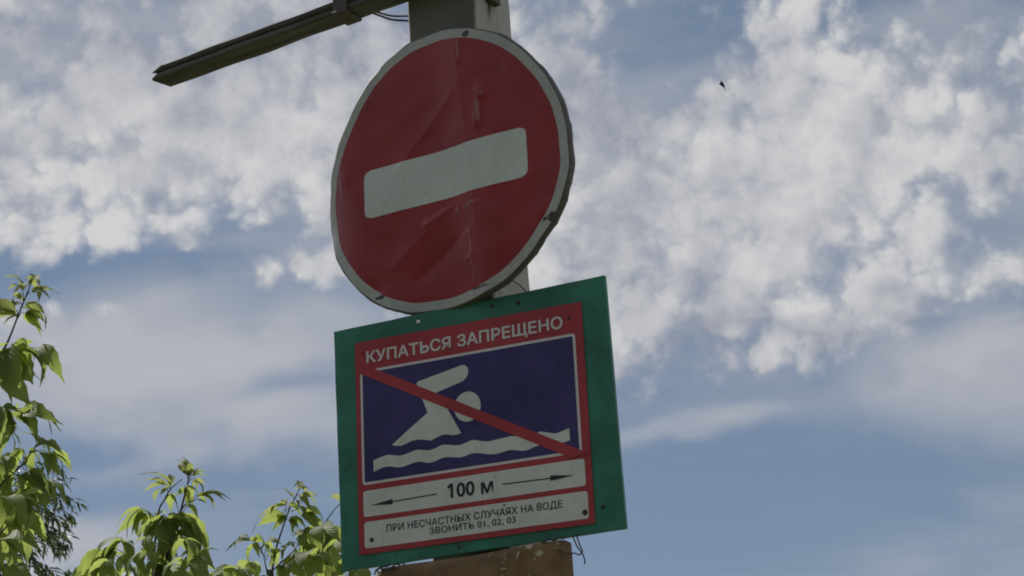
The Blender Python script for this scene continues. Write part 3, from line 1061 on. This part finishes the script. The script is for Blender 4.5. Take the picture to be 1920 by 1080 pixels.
w1 = [oh(1071, 998, -0.012), oh(1075, 1008, -0.01), oh(1082, 1024, 0.0), oh(1091, 1037), oh(1096, 1048), oh(1096.5, 1058)]
tag(wire('tie_wire', w1, 0.0016, M['wire']), 'longer twisted wire end hanging right of the ochre sheet', 'wire')
w2 = [oh(1080, 998, -0.012), oh(1083, 1010, -0.008), oh(1088, 1024, 0.002), oh(1092, 1034, 0.004), oh(1086, 1040, 0.006), oh(1076, 1037, 0.004), oh(1066, 1039, 0.003), oh(1052, 1034, 0.006), oh(1044, 1031, 0.003)]
tag(wire('tie_wire', w2, 0.0016, M['wire']), 'looped wire passing through the right edge of the ochre sheet', 'wire')
w3 = [oh(702, 1078, 0.004), oh(706, 1068, 0.006), oh(716, 1066, 0.010), oh(727, 1069, 0.006), oh(735, 1063, 0.004), oh(742, 1058, 0.0), oh(750, 1060, -0.004), oh(748, 1066, -0.002), oh(738, 1066, 0.003), oh(724, 1072, 0.008), oh(708, 1073, 0.006), oh(712, 1064, 0.004), oh(726, 1062, 0.002), oh(738, 1056, -0.006)]
tag(wire('tie_wire', w3, 0.0017, M['wire']), 'tangled binding wire at the bent left corner of the ochre sheet', 'wire')
w4 = [oh(752, 1054, -0.012), oh(757, 1058, -0.006), oh(768, 1060, -0.004), oh(780, 1061, -0.012)]
tag(wire('tie_wire', w4, 0.0014, M['wire']), 'short wire bridging the gap between the green board and ochre sheet', 'wire')
w6 = [oh(1016, 1018, 0.002), oh(1028, 1012, 0.004), oh(1040, 1013, 0.006), oh(1048, 1008, 0.004), oh(1056, 1010, 0.006), oh(1062, 1005, -0.004)]
tag(wire('tie_wire', w6, 0.0018, M['wire']), 'knotted wire on the top right edge of the ochre sheet', 'wire')
# thin wire on the pole's side face above the board
pa = lambda px, py: hit(px, py, Vector((PX, PY, 0)) + PH * 0.012, PH)
w5 = [pa(950, 522), pa(962, 527), pa(972, 533), pa(980, 540), pa(988, 549), pa(996, 562)]
tag(wire('tie_wire', w5, 0.0016, M['wire']), 'thin wire on the pole face between the disc and the green board', 'wire')

# ------------------------------------------------------------------ trees
def leaflet_mesh(name, mat, width=0.42, serr=0.05, arch=0.12, foldv=0.22, twist=0.0, ns=9, lobes=0.0):
    """pointed leaflet along +x (length 1), arched over z, folded along its midrib"""
    V, Fc, UV = [], [], []
    for i in range(ns + 1):
        t = i / ns
        x = t
        prof = (math.sin(math.pi * min(1, t ** 0.72)) ** 0.9) * (1 - 0.35 * t)
        hw = width / 2 * max(prof, 0.0) * 1.1
        if 0 < i < ns:
            hw += serr * (0.5 if i % 2 else -0.35) * width * (1.0 if t > 0.25 else 0.3)
        if i == 0: hw = 0.012
        if i == ns: hw = 0.002
        zc = arch * 4 * t * (1 - t) - 0.10 * t * t * t
        tw = twist * t
        for s in (-1, 0, 1):
            y = s * hw
            z = zc + foldv * abs(y) * (1.0) - 0.25 * hw * hw * abs(s) * 2
            V.append((x - 0.05 * abs(s) * (1 if 0 < i < ns else 0), y * math.cos(tw) - 0, z + y * math.sin(tw)))
            UV.append((t, 0.5 + 0.5 * s * (hw / (width / 2 + 1e-6))))
    for i in range(ns):
        for s in (0, 1):
            a = i * 3 + s
            Fc.append((a, a + 3, a + 4, a + 1))
    me = bpy.data.meshes.new(name)
    me.from_pydata(V, [], Fc)
    uvl = me.uv_layers.new(name='UVMap')
    for p in me.polygons:
        for li in p.loop_indices:
            uvl.data[li].uv = UV[me.loops[li].vertex_index]
    me.polygons.foreach_set('use_smooth', [True] * len(me.polygons))
    me.materials.append(mat)
    return me


LEAFS = [leaflet_mesh('leaflet', M['leaf'], 0.40, 0.06, 0.15, 0.25, 0.25), leaflet_mesh('leaflet', M['leaf'], 0.45, 0.09, 0.19, 0.35, -0.3),
         leaflet_mesh('leaflet', M['leaf'], 0.32, 0.05, 0.12, 0.45, 0.5), leaflet_mesh('leaflet', M['leaf'], 0.42, 0.10, 0.22, 0.15, -0.55),
         leaflet_mesh('leaflet', M['leaf'], 0.49, 0.08, 0.10, 0.30, 0.1)]
YOUNG = [leaflet_mesh('leaflet', M['young'], 0.24, 0.06, 0.12, 0.5, 0.3), leaflet_mesh('leaflet', M['young'], 0.29, 0.08, 0.16, 0.4, -0.4)]


def leaf_matrix(a, b, roll, up=Vector((0, 0, 1))):
    x = (b - a); L = x.length; x.normalize()
    n = up - x * up.dot(x)
    if n.length < 0.15:
        n = Vector((0.4, 0.9, 0.1)); n = n - x * n.dot(x)
    n.normalize()
    n = Matrix.Rotation(roll, 3, x) @ n
    y = n.cross(x)
    return Matrix(((x.x * L, y.x * L, n.x * L, a.x), (x.y * L, y.y * L, n.y * L, a.y), (x.z * L, y.z * L, n.z * L, a.z), (0, 0, 0, 1)))


class Tree:
    def __init__(self, name, label, depth, root_pt):
        self.Y = depth
        self.root = empty(name, Matrix.Translation(root_pt), label, 'tree', 'young box elder trees behind the signs')
        self.inv = self.root.matrix_world.inverted()
        self.rng = random.Random(hash(label) % 1000 if False else len(label) * 13 + int(depth * 100))
        self.count = 0

    def p(self, px, py, dy=0.0):
        return at(px, py, self.Y + dy)

    def stem(self, name, pts, r0, r1, mat=None):
        P = smooth_path(pts, 5)
        n = len(P)
        if name == 'shoot': r0, r1 = r0 * 0.72, r1 * 0.72
        rad = [r0 + (r1 - r0) * i / (n - 1) for i in range(n)]
        v, f = tube_data([self.inv @ q for q in P], rad, 7)
        return mesh_obj(name, v, f, mat or M['bark'], self.root, True)

    def leaf(self, base, hub, tips, kind=None, dy=0.0, rr=0.0013):
        """one compound leaf: stalk from base to hub, leaflets from around the hub to each tip (picture positions at this tree's distance)"""
        rng = self.rng
        kind = kind or LEAFS
        b = self.p(*base, dy * 0.3); h = self.p(*hub, dy)
        mid = b.lerp(h, 0.5) + Vector((0, 0, 0.012))
        P = smooth_path([b, mid, h], 3)
        v, f = tube_data([self.inv @ q for q in P], [rr, rr, rr, rr * .9, rr * .8, rr * .7, rr * 0.6], 5)
        st = mesh_obj('leaf', v, f, M['petiole'], self.root, True)
        for k, t in enumerate(tips):
            dd = dy + rng.uniform(-0.07, 0.07)
            tip = self.p(t[0], t[1], dd)
            start = h + (b - h) * rng.uniform(0.0, 0.30)
            tip = start + (tip - start) * (1.35 if kind is YOUNG else 1.08)
            me = kind[rng.randrange(len(kind))]
            o = bpy.data.objects.new('leaflet', me)
            C.objects.link(o)
            o.parent = st
            o.matrix_world = self.root.matrix_world @ Matrix.Identity(4)
            out = Vector((rng.uniform(-0.5, 0.5), rng.uniform(-0.7, 0.3), 1.0))
            o.matrix_basis = self.inv @ leaf_matrix(start, tip, rng.uniform(-0.75, 0.75), out)
            self.count += 1

    def rand_leaf(self, hub, size, dirx=0.0, base=None, n=None, kind=None, dyr=0.35):
        rng = self.rng
        n = n or rng.choice((3, 3, 4, 5))
        base = base or (hub[0] - dirx * size * 0.9 + rng.uniform(-10, 10), hub[1] + rng.uniform(5, 30))
        tips = []
        for k in range(n):
            a = R(90 + (k - (n - 1) / 2) * rng.uniform(26, 40) - dirx * 35 + rng.uniform(-12, 12))
            L = size * rng.uniform(0.8, 1.25)
            tips.append((hub[0] + math.cos(a) * L * 0.9, hub[1] + math.sin(a) * L))
        self.leaf(base, hub, tips, kind, rng.uniform(-dyr, dyr))

    def foliage(self, box, count, size):
        """leaves of the lower crown, under the picture's edge"""
        rng = self.rng
        V, Fc = [], []
        for _ in range(count):
            c = Vector((rng.uniform(box[0], box[1]), rng.uniform(box[2], box[3]), rng.uniform(box[4], box[5])))
            d = Vector((rng.uniform(-1, 1), rng.uniform(-1, 1), rng.uniform(-1.2, 0.1))).normalized()
            m = leaf_matrix(c, c + d * size * rng.uniform(0.7, 1.2), rng.uniform(-1, 1))
            me = LEAFS[rng.randrange(len(LEAFS))]
            o0 = len(V)
            V += [self.inv @ (m @ v.co) for v in me.vertices]
            Fc += [tuple(o0 + i for i in p.vertices) for p in me.polygons]
        o = mesh_obj('lower_foliage', V, Fc, M['leaf'], self.root, True)
        o['kind'] = 'stuff'


# --- tree at the left
def left_tree():
    Y = 5.2
    base = at(-70, 1000, Y); base.z = 0
    t = Tree('box_elder', 'tall box elder shoot reaching highest, beside the feathery willow', Y, base)
    p = t.p
    low = at(-70, 1130, Y)
    t.stem('trunk', [base, base + Vector((0.05, 0, 0.9)), low, p(-55, 900), p(-40, 780), p(-12, 705)], 0.030, 0.0075)
    t.stem('shoot', [p(-12, 705), p(0, 668), p(15, 640), p(34, 592), p(50, 552), p(60, 527)], 0.0062, 0.0022)
    t.stem('shoot', [p(-45, 960), p(10, 900), p(45, 868), p(62, 842), p(80, 832)], 0.0055, 0.0016)
    t.stem('shoot', [p(-55, 1060), p(10, 990), p(45, 950), p(60, 930)], 0.005, 0.0016)
    L = t.leaf
    # shoot tip: small young leaflets
    L((58, 530), (60, 526), [(66, 522), (72, 531), (50, 524), (54, 534), (69, 540)], YOUNG)
    L((45, 562), (40, 540), [(17, 520), (20, 541), (35, 528), (47, 537), (30, 545)], YOUNG)
    L((47, 560), (66, 545), [(100, 548), (88, 556), (78, 538), (72, 558), (90, 543)], YOUNG)
    L((42, 572), (25, 573), [(20, 570), (32, 555)], YOUNG)
    L((44, 568), (42, 562), [(27, 553), (60, 585)], YOUNG)
    L((34, 594), (30, 585), [(-14, 575), (-8, 600)], YOUNG)
    L((31, 598), (32, 592), [(-20, 600), (10, 607)], YOUNG)
    L((33, 598), (48, 588), [(78, 628), (72, 588), (84, 602), (80, 618)])
    L((35, 590), (46, 577), [(73, 588), (80, 605)], YOUNG)
    # first big pair
    L((-2, 672), (22, 650), [(34, 640), (40, 725), (62, 720), (55, 762), (17, 745)])
    L((2, 664), (30, 656), [(66, 674), (45, 722), (50, 640)])
    L((0, 668), (60, 654), [(81, 720), (62, 640)])
    L((0, 668), (70, 652), [(85, 705), (118, 708), (78, 718)], None, 0.03)
    L((-10, 700), (-2, 650), [(-30, 690), (28, 648), (10, 720), (-10, 735)])
    # second pair
    L((-20, 800), (38, 765), [(72, 828), (36, 752), (58, 800)])
    L((-15, 798), (62, 768), [(98, 810), (114, 805), (92, 772), (110, 790)], None, 0.04)
    L((-20, 790), (8, 768), [(36, 770), (18, 822), (-10, 825), (30, 800), (2, 840)])
    L((-35, 760), (-12, 770), [(-30, 830), (5, 850), (15, 806)])
    # side shoot
    L((78, 834), (72, 834), [(44, 817), (92, 832), (82, 845)], YOUNG)
    L((62, 842), (88, 834), [(110, 845), (100, 840), (92, 850)], YOUNG)
    L((55, 852), (60, 846), [(92, 895), (75, 880), (64, 892)])
    L((58, 850), (96, 852), [(135, 880), (120, 885), (112, 890), (128, 868)])
    L((45, 868), (40, 842), [(15, 850), (10, 870), (28, 878), (48, 872)])
    L((40, 870), (18, 850), [(-10, 890), (12, 905), (25, 890)])
    L((45, 866), (50, 890), [(78, 935), (85, 905), (92, 925), (66, 940)])
    L((45, 866), (88, 908), [(124, 938), (105, 940), (118, 920), (95, 945)], None, 0.06)
    L((20, 895), (20, 890), [(0, 940), (30, 950), (42, 925)])
    rng = t.rng
    for hub, s, dx in (((-10, 880), 75, -0.2), ((12, 930), 70, 0.1), ((30, 960), 62, 0.4), ((-12, 985), 80, 0), ((8, 1010), 70, 0.2), ((40, 980), 60, 0.5), ((-8, 945), 70, 0.2), ((60, 970), 45, 0.5),
                       ((-20, 1050), 75, 0.1), ((20, 1060), 60, 0.3), ((-5, 850), 60, 0.2), ((30, 905), 60, 0.3), ((65, 900), 48, 0.4), ((10, 800), 55, 0.2), ((45, 930), 55, 0.4), ((-15, 760), 60, 0.0)):
        t.rand_leaf(hub, s, dx)
    for _ in range(14):
        t.rand_leaf((rng.uniform(-140, -25), rng.uniform(700, 1090)), rng.uniform(60, 85), rng.uniform(-0.8, 0.4))
    t.foliage((base.x - 0.7, base.x + 0.55, Y - 0.5, Y + 0.6, 0.4, 2.38), 420, 0.11)


# --- tree in the middle
def middle_tree():
    Y = 5.6
    base = at(290, 1080, Y); base.z = 0
    t = Tree('box_elder', 'broad leafy box elder with two crossing stems and reddish tips, standing alone', Y, base)
    p = t.p
    t.stem('trunk', [base, base + Vector((0.03, 0.02, 1.0)), p(296, 1150), p(309, 1076), p(325, 1007), p(337, 966)], 0.026, 0.0062)
    t.stem('shoot', [p(337, 966), p(346, 930), p(353, 900), p(352, 878)], 0.0055, 0.0018)
    t.stem('shoot', [p(285, 1110), p(289, 1040), p(297, 962), p(308, 938), p(320, 917), p(342, 898)], 0.006, 0.0017)
    t.stem('shoot', [p(300, 1120), p(316, 1040), p(314, 974)], 0.004, 0.0014)
    t.stem('shoot', [p(280, 1140), p(245, 1060), p(232, 1020)], 0.005, 0.002)
    L = t.leaf
    L((353, 902), (354, 890), [(346, 863), (340, 872), (358, 872), (366, 884), (338, 880)], YOUNG)
    L((352, 905), (366, 890), [(382, 884), (378, 893), (376, 878), (384, 890)], YOUNG)
    L((352, 908), (368, 900), [(379, 922), (368, 915), (380, 906), (362, 912)], YOUNG)
    L((353, 900), (348, 885), [(336, 866), (344, 866), (335, 875)], YOUNG)
    L((345, 925), (348, 912), [(330, 930), (350, 950), (372, 932), (362, 945)])
    L((320, 917), (318, 905), [(277, 890), (322, 895)], YOUNG)
    L((320, 920), (308, 908), [(264, 908), (276, 919), (290, 900)], YOUNG)
    L((315, 930), (314, 914), [(287, 938), (300, 930), (330, 905)])
    L((336, 962), (321, 925), [(321, 960), (332, 944), (310, 938)])
    L((337, 962), (358, 942), [(371, 972), (386, 940), (348, 950)])
    L((337, 962), (374, 926), [(400, 950), (388, 944), (421, 934)], None, 0.03)
    L((338, 965), (388, 922), [(421, 932), (400, 946)], YOUNG)
    # broad left leaf
    L((300, 985), (262, 952), [(217, 984), (221, 997), (236, 1005), (259, 1012), (284, 976)])
    L((300, 985), (270, 958), [(288, 972), (262, 1005), (246, 1000)])
    # centre
    L((318, 990), (306, 966), [(264, 1030), (277, 1020), (298, 1010), (308, 1004)])
    L((318, 1000), (315, 970), [(281, 1048), (304, 1050), (330, 1042), (345, 1000)])
    L((318, 985), (325, 968), [(362, 990), (394, 1036), (362, 1052), (378, 1044)])
    L((325, 990), (350, 985), [(393, 1040), (366, 1050), (352, 1030), (385, 1020)])
    L((320, 1010), (338, 995), [(333, 1048), (352, 1032), (318, 1040)])
    L((297, 990), (292, 966), [(312, 962), (285, 960), (310, 1010)])
    # lower left
    L((245, 1050), (226, 1006), [(172, 1060), (192, 1075), (210, 1078), (238, 1065), (250, 1018)])
    L((240, 1060), (185, 1030), [(140, 1082), (150, 1090), (170, 1092)])
    L((245, 1055), (212, 1028), [(176, 1092), (200, 1098), (228, 1090)])
    for hub, s, dx in (((268, 1030), 55, -0.2), ((300, 1045), 60, 0), ((345, 1050), 55, 0.3), ((375, 1062), 55, 0.4), ((405, 1072), 50, 0.6), ((255, 1060), 60, -0.2), ((330, 1070), 55, 0.1), ((200, 1045), 58, -0.5), ((170, 1065), 55, -0.6), ((238, 1040), 50, -0.3), ((275, 1005), 45, -0.3), ((352, 1010), 48, 0.4), ((372, 1040), 45, 0.5), ((300, 1020), 50, 0.0), ((420, 1080), 45, 0.4),
                       ((225, 1080), 60, -0.4), ((290, 1080), 60, 0), ((430, 1090), 50, 0.5), ((360, 1030), 50, 0.3), ((160, 1100), 60, -0.5), ((390, 1095), 55, 0.3), ((350, 1095), 60, 0.0)):
        t.rand_leaf(hub, s, dx)
    rng = t.rng
    t.foliage((base.x - 0.42, base.x + 0.42, Y - 0.4, Y + 0.45, 0.4, 2.42), 420, 0.10)


# --- tree beside the green board
def right_tree():
    Y = 5.5
    base = at(520, 1080, Y); base.z = 0
    t = Tree('box_elder', 'slender box elder with pale green leaves, partly behind the green board', Y, base)
    p = t.p
    t.stem('trunk', [base, base + Vector((-0.02, 0.02, 1.0)), p(512, 1170), p(502, 1078)], 0.024, 0.006)
    t.stem('shoot', [p(508, 1085), p(517, 1032), p(528, 996), p(540, 962), p(549, 942), p(563, 913)], 0.005, 0.0016)
    t.stem('shoot', [p(528, 996), p(534, 975), p(537, 952)], 0.0028, 0.0012)
    t.stem('shoot', [p(502, 1078), p(498, 1060), p(494, 1040)], 0.004, 0.0016)
    t.stem('shoot', [p(502, 1078), p(525, 1057), p(545, 1038), p(560, 1022)], 0.004, 0.0016)
    t.stem('shoot', [p(590, 1100), p(596, 1030), p(602, 997), p(615, 972), p(632, 950), p(645, 938)], 0.005, 0.0014)
    t.stem('shoot', [p(602, 997), p(612, 993), p(622, 990)], 0.002, 0.001)
    L = t.leaf
    L((560, 920), (563, 914), [(554, 911), (566, 906), (572, 914), (574, 922), (560, 905)], YOUNG)
    L((552, 938), (544, 928), [(521, 917), (532, 922), (550, 925)], YOUNG)
    L((552, 936), (566, 932), [(590, 930), (588, 942), (578, 948), (580, 926)], YOUNG)
    L((548, 946), (556, 938), [(560, 950), (566, 944)], YOUNG)
    L((537, 955), (534, 946), [(512, 958), (484, 983), (500, 970), (528, 944)], YOUNG)
    L((537, 958), (530, 966), [(486, 982), (511, 994), (525, 985)])
    L((540, 962), (546, 946), [(566, 970), (575, 974), (556, 958)])
    L((530, 990), (545, 972), [(575, 1002), (548, 1002), (560, 990), (570, 980)])
    L((545, 960), (578, 962), [(606, 974), (598, 985), (572, 975), (600, 1000), (590, 958)])
    L((602, 998), (584, 968), [(570, 962), (590, 955), (610, 985), (596, 1004)])
    L((560, 1022), (582, 998), [(562, 1026), (572, 1030), (588, 1030), (606, 1040)])
    L((622, 990), (626, 988), [(642, 1040), (634, 1030), (650, 1000)])
    L((602, 998), (606, 1000), [(620, 1042), (632, 1052), (610, 1035)])
    L((645, 938), (640, 942), [(620, 934), (652, 950)], YOUNG)
    # left cluster
    L((494, 1042), (466, 1006), [(424, 1030), (440, 1026), (482, 1010)])
    L((494, 1040), (474, 1014), [(468, 1062), (486, 1044), (495, 1020)])
    L((496, 1045), (502, 1014), [(488, 1038), (512, 1034), (526, 1018), (505, 1042)])
    L((498, 1050), (512, 1036), [(505, 1066), (528, 1030), (520, 1062)])
    # big dark leaves
    L((560, 1024), (542, 1022), [(528, 1050), (545, 1052), (530, 1028)])
    L((560, 1022), (575, 1026), [(612, 1070), (590, 1075), (572, 1062), (560, 1075)])
    L((545, 1040), (556, 1040), [(580, 1090), (560, 1088), (540, 1090)])
    L((525, 1058), (530, 1060), [(538, 1098), (520, 1098), (545, 1082)])
    for hub, s, dx in (((455, 1076), 42, -0.4), ((430, 1082), 45, -0.5), ((480, 1080), 45, 0), ((605, 1062), 50, 0.4), ((625, 1070), 50, 0.3), ((650, 1050), 55, 0.4), ((660, 1075), 45, 0.5), ((640, 1085), 45, 0.2),
                       ((572, 990), 40, 0.3), ((600, 985), 42, 0.3), ((585, 1015), 48, 0.2), ((615, 1020), 50, 0.3), ((550, 1060), 45, 0.0), ((445, 1060), 40, -0.5), ((470, 1050), 40, -0.2), ((625, 1040), 48, 0.3), ((560, 1090), 55, 0), ((510, 1095), 50, -0.2), ((590, 1040), 50, 0.2), ((640, 1010), 50, 0.2)):
        t.rand_leaf(hub, s, dx)
    t.foliage((base.x - 0.4, base.x + 0.5, Y - 0.4, Y + 0.45, 0.4, 2.38), 420, 0.10)


left_tree()
middle_tree()
right_tree()


# --- willow farther off at the left edge
def willow():
    Y = 9.5
    rng = random.Random(5)
    base = at(-60, 1080, Y); base.z = 0
    root = empty('willow_tree', Matrix.Translation(base), 'feathery willow with small dark narrow leaves, behind the tall box elder', 'tree')
    inv = root.matrix_world.inverted()
    P = smooth_path([base, base + Vector((0.05, 0, 1.6)), at(-55, 1120, Y), at(-40, 960, Y), at(-20, 880, Y)], 6)
    v, f = tube_data([inv @ q for q in P], [0.07 - 0.055 * i / (len(P) - 1) for i in range(len(P))], 8)
    mesh_obj('trunk', v, f, M['bark'], root, True)
    sprays = [((-30, 900), (60, 868), (118, 884)), ((-20, 890), (55, 900), (128, 900)), ((-30, 950), (70, 915), (147, 945)), ((-20, 960), (70, 935), (138, 970)), ((-30, 960), (60, 955), (128, 985)),
              ((-20, 990), (60, 985), (132, 1020)), ((-40, 1010), (60, 1000), (118, 1030)), ((-30, 1000), (50, 1010), (108, 1030)), ((-40, 1040), (40, 1030), (85, 1075)), ((-40, 1010), (30, 1005), (70, 1060)),
              ((-40, 1080), (50, 1062), (140, 1082)), ((-30, 1085), (60, 1095), (135, 1100)), ((-40, 930), (40, 925), (95, 960)), ((-40, 980), (30, 965), (90, 1005)), ((-40, 1060), (20, 1050), (45, 1090)),
              ((-40, 1050), (40, 1015), (110, 1002)), ((-40, 1020), (40, 975), (120, 1000)), ((-30, 940), (50, 935), (110, 935)), ((-40, 1000), (0, 1000), (40, 1060))]
    for k in range(34):                              # rest of the crown, left of and below the picture
        a = (rng.uniform(-140, -30), rng.uniform(900, 1150)); s = rng.choice((-1, 1))
        if s > 0: s = 0.5
        sprays.append((a, (a[0] + 60 * s, a[1] - rng.uniform(0, 40)), (a[0] + 130 * s, a[1] + rng.uniform(0, 70))))
    LV, LF, TV, TF = [], [], [], []
    UVS = []
    me = leaflet_mesh('leaflet', M['willow'], 0.21, 0.0, 0.06, 0.2, 0.1, 4)
    for si, (a, b, c) in enumerate(sprays):
        d0 = Y + rng.uniform(-0.35, 0.45)
        pts = smooth_path([at(*a, d0 + 0.2), at(*b, d0), at(*c, d0 + rng.uniform(-0.2, 0.1))], 10)
        v, f = tube_data([inv @ q for q in pts], [0.006 - 0.0048 * i / (len(pts) - 1) for i in range(len(pts))], 5)
        o0 = len(TV); TV += v; TF += [tuple(o0 + i for i in q) for q in f]
        n = 64 if si < 19 else 40
        for k in range(n):
            u = (k + rng.random()) / n
            if si < 19: u = u ** 0.8
            q = u * (len(pts) - 1); i = min(int(q), len(pts) - 2)
            pnt = pts[i].lerp(pts[i + 1], q - i)
            t = (pts[i + 1] - pts[i]).normalized()
            # short side twigs
            pnt = pnt + Vector((rng.gauss(0, 0.025), rng.gauss(0, 0.05), rng.gauss(0, 0.03))) * (1.15 - u * 0.8)
            d = (t * rng.uniform(0.2, 1.0) + Vector((rng.uniform(-0.5, 0.5), rng.uniform(-0.6, 0.6), rng.uniform(-1.3, 0.15)))).normalized()
            L = rng.uniform(0.045, 0.085)
            m = leaf_matrix(pnt, pnt + d * L, rng.uniform(-1.2, 1.2))
            o1 = len(LV)
            LV += [inv @ (m @ x.co) for x in me.vertices]
            LF += [tuple(o1 + i for i in pg.vertices) for pg in me.polygons]
    tw = mesh_obj('twigs', TV, TF, M['bark'], root, True)
    tw['kind'] = 'stuff'
    fo = mesh_obj('crown', LV, LF, M['willow'], root, True)
    fo['kind'] = 'stuff'


willow()

# ------------------------------------------------------------------ unseen wood behind the viewer, added to shade the sign faces
def build_shade_wood():
    rng = random.Random(11)
    V, Fc = [], []
    trees = [(-3.4, -4.2, 7.5, 2.3), (-7.4, -2.2, 8.5, 2.6), (-0.4, -7.4, 8.0, 2.5), (-5.8, -7.8, 10.0, 3.2), (-10.6, 1.2, 8.0, 2.5), (-11.0, -5.0, 10.5, 3.2), (-2.2, -11.5, 10.0, 3.0)]
    for (tx, ty, h, rad) in trees:
        v, f = tube_data(smooth_path([(tx, ty, -0.2), (tx + 0.15, ty, h * 0.4), (tx, ty + 0.1, h * 0.85)], 4), [0.22, 0.2, 0.18, 0.16, 0.14, 0.12, 0.1, 0.07, 0.04], 8)
        o0 = len(V); V += v; Fc += [tuple(o0 + i for i in q) for q in f]
        clumps = []
        while len(clumps) < 46:
            q = Vector((rng.uniform(-1, 1), rng.uniform(-1, 1), rng.uniform(-1, 1)))
            if 0.35 < q.length < 1:
                clumps.append(Vector((tx + q.x * rad, ty + q.y * rad, h * 0.56 + q.z * h * 0.43)))
        for c in clumps:
            for _ in range(46):
                p = c + Vector((rng.gauss(0, 0.36), rng.gauss(0, 0.36), rng.gauss(0, 0.30)))
                d = Vector((rng.uniform(-1, 1), rng.uniform(-1, 1), rng.uniform(-1.2, 0.3))).normalized()
                sd = d.orthogonal().normalized()
                sd = Matrix.Rotation(rng.uniform(0, 6.28), 3, d) @ sd
                L = rng.uniform(0.22, 0.36); w_ = L * 0.3
                o0 = len(V)
                V += [p, p + d * L * 0.45 + sd * w_, p + d * L, p + d * L * 0.45 - sd * w_]
                Fc.append((o0, o0 + 1, o0 + 2, o0 + 3))
    o = mesh_obj('wood', V, Fc, M['willow'])
    tag(o, 'added dense dark leafy wood, unseen behind the viewer, shading the signs', 'wood', kind='stuff')


build_shade_wood()

# ------------------------------------------------------------------ bird
def build_bird():
    p = at(1355, 159, 38.0)
    V, Fc = [], []
    # body along local x (head at +x), cross-sections tapering to beak and tail
    secs = [(-0.105, 0.012, 0.004), (-0.08, 0.016, 0.007), (-0.05, 0.018, 0.016), (-0.01, 0.028, 0.027), (0.03, 0.029, 0.028), (0.06, 0.022, 0.022), (0.078, 0.019, 0.019), (0.095, 0.014, 0.014), (0.105, 0.005, 0.005), (0.118, 0.001, 0.001)]
    n = 10
    for x, ry, rz in secs:
        for k in range(n):
            a = math.tau * k / n
            V.append((x, ry * math.cos(a), rz * math.sin(a)))
    for i in range(len(secs) - 1):
        for k in range(n):
            Fc.append((i * n + k, i * n + (k + 1) % n, (i + 1) * n + (k + 1) % n, (i + 1) * n + k))
    Fc.append(tuple(range(n - 1, -1, -1)))
    Fc.append(tuple((len(secs) - 1) * n + k for k in range(n)))

    def wing(s):
        pts = [(0.045, 0.02, 0.01), (0.055, 0.075, 0.022), (0.035, 0.125, 0.018), (-0.02, 0.175, 0.004), (-0.01, 0.12, 0.014), (-0.015, 0.07, 0.018), (-0.02, 0.02, 0.01)]
        o = len(V)
        for dz in (0.0025, -0.0025):
            for x, y, z in pts: V.append((x, s * y, z + dz))
        m = len(pts)
        top = tuple(o + i for i in range(m)); bot = tuple(o + m + i for i in range(m - 1, -1, -1))
        if s < 0: top, bot = top[::-1], bot[::-1]
        Fc.extend([top, bot])
        for i in range(m):
            j = (i + 1) % m
            q = (o + i, o + m + i, o + m + j, o + j)
            Fc.append(q if s > 0 else q[::-1])
    wing(1); wing(-1)
    # forked tail
    o = len(V)
    tp = [(-0.09, 0.012), (-0.155, 0.030), (-0.125, 0.0), (-0.155, -0.030), (-0.09, -0.012)]
    for dz in (0.002, -0.002):
        for x, y in tp: V.append((x, y, dz))
    Fc.extend([tuple(o + i for i in range(4, -1, -1)), tuple(o + 5 + i for i in range(5))])
    for i in range(5):
        j = (i + 1) % 5
        Fc.append((o + i, o + j, o + 5 + j, o + 5 + i))
    b = mesh_obj('bird', V, Fc, M['bird'], None, True)
    x = (CR * -0.42 + CU * 0.85 + CF * 0.25).normalized()
    y = (CR * 0.45 + CU * 0.05 + CF * 0.88)
    b.matrix_world = frame_matrix(p, x, y) @ Matrix.Diagonal((0.95, 1.0, 1.35, 1.0))
    tag(b, 'small dark bird flying high in front of the clouds', 'bird')


build_bird()
bpy.context.view_layer.update()
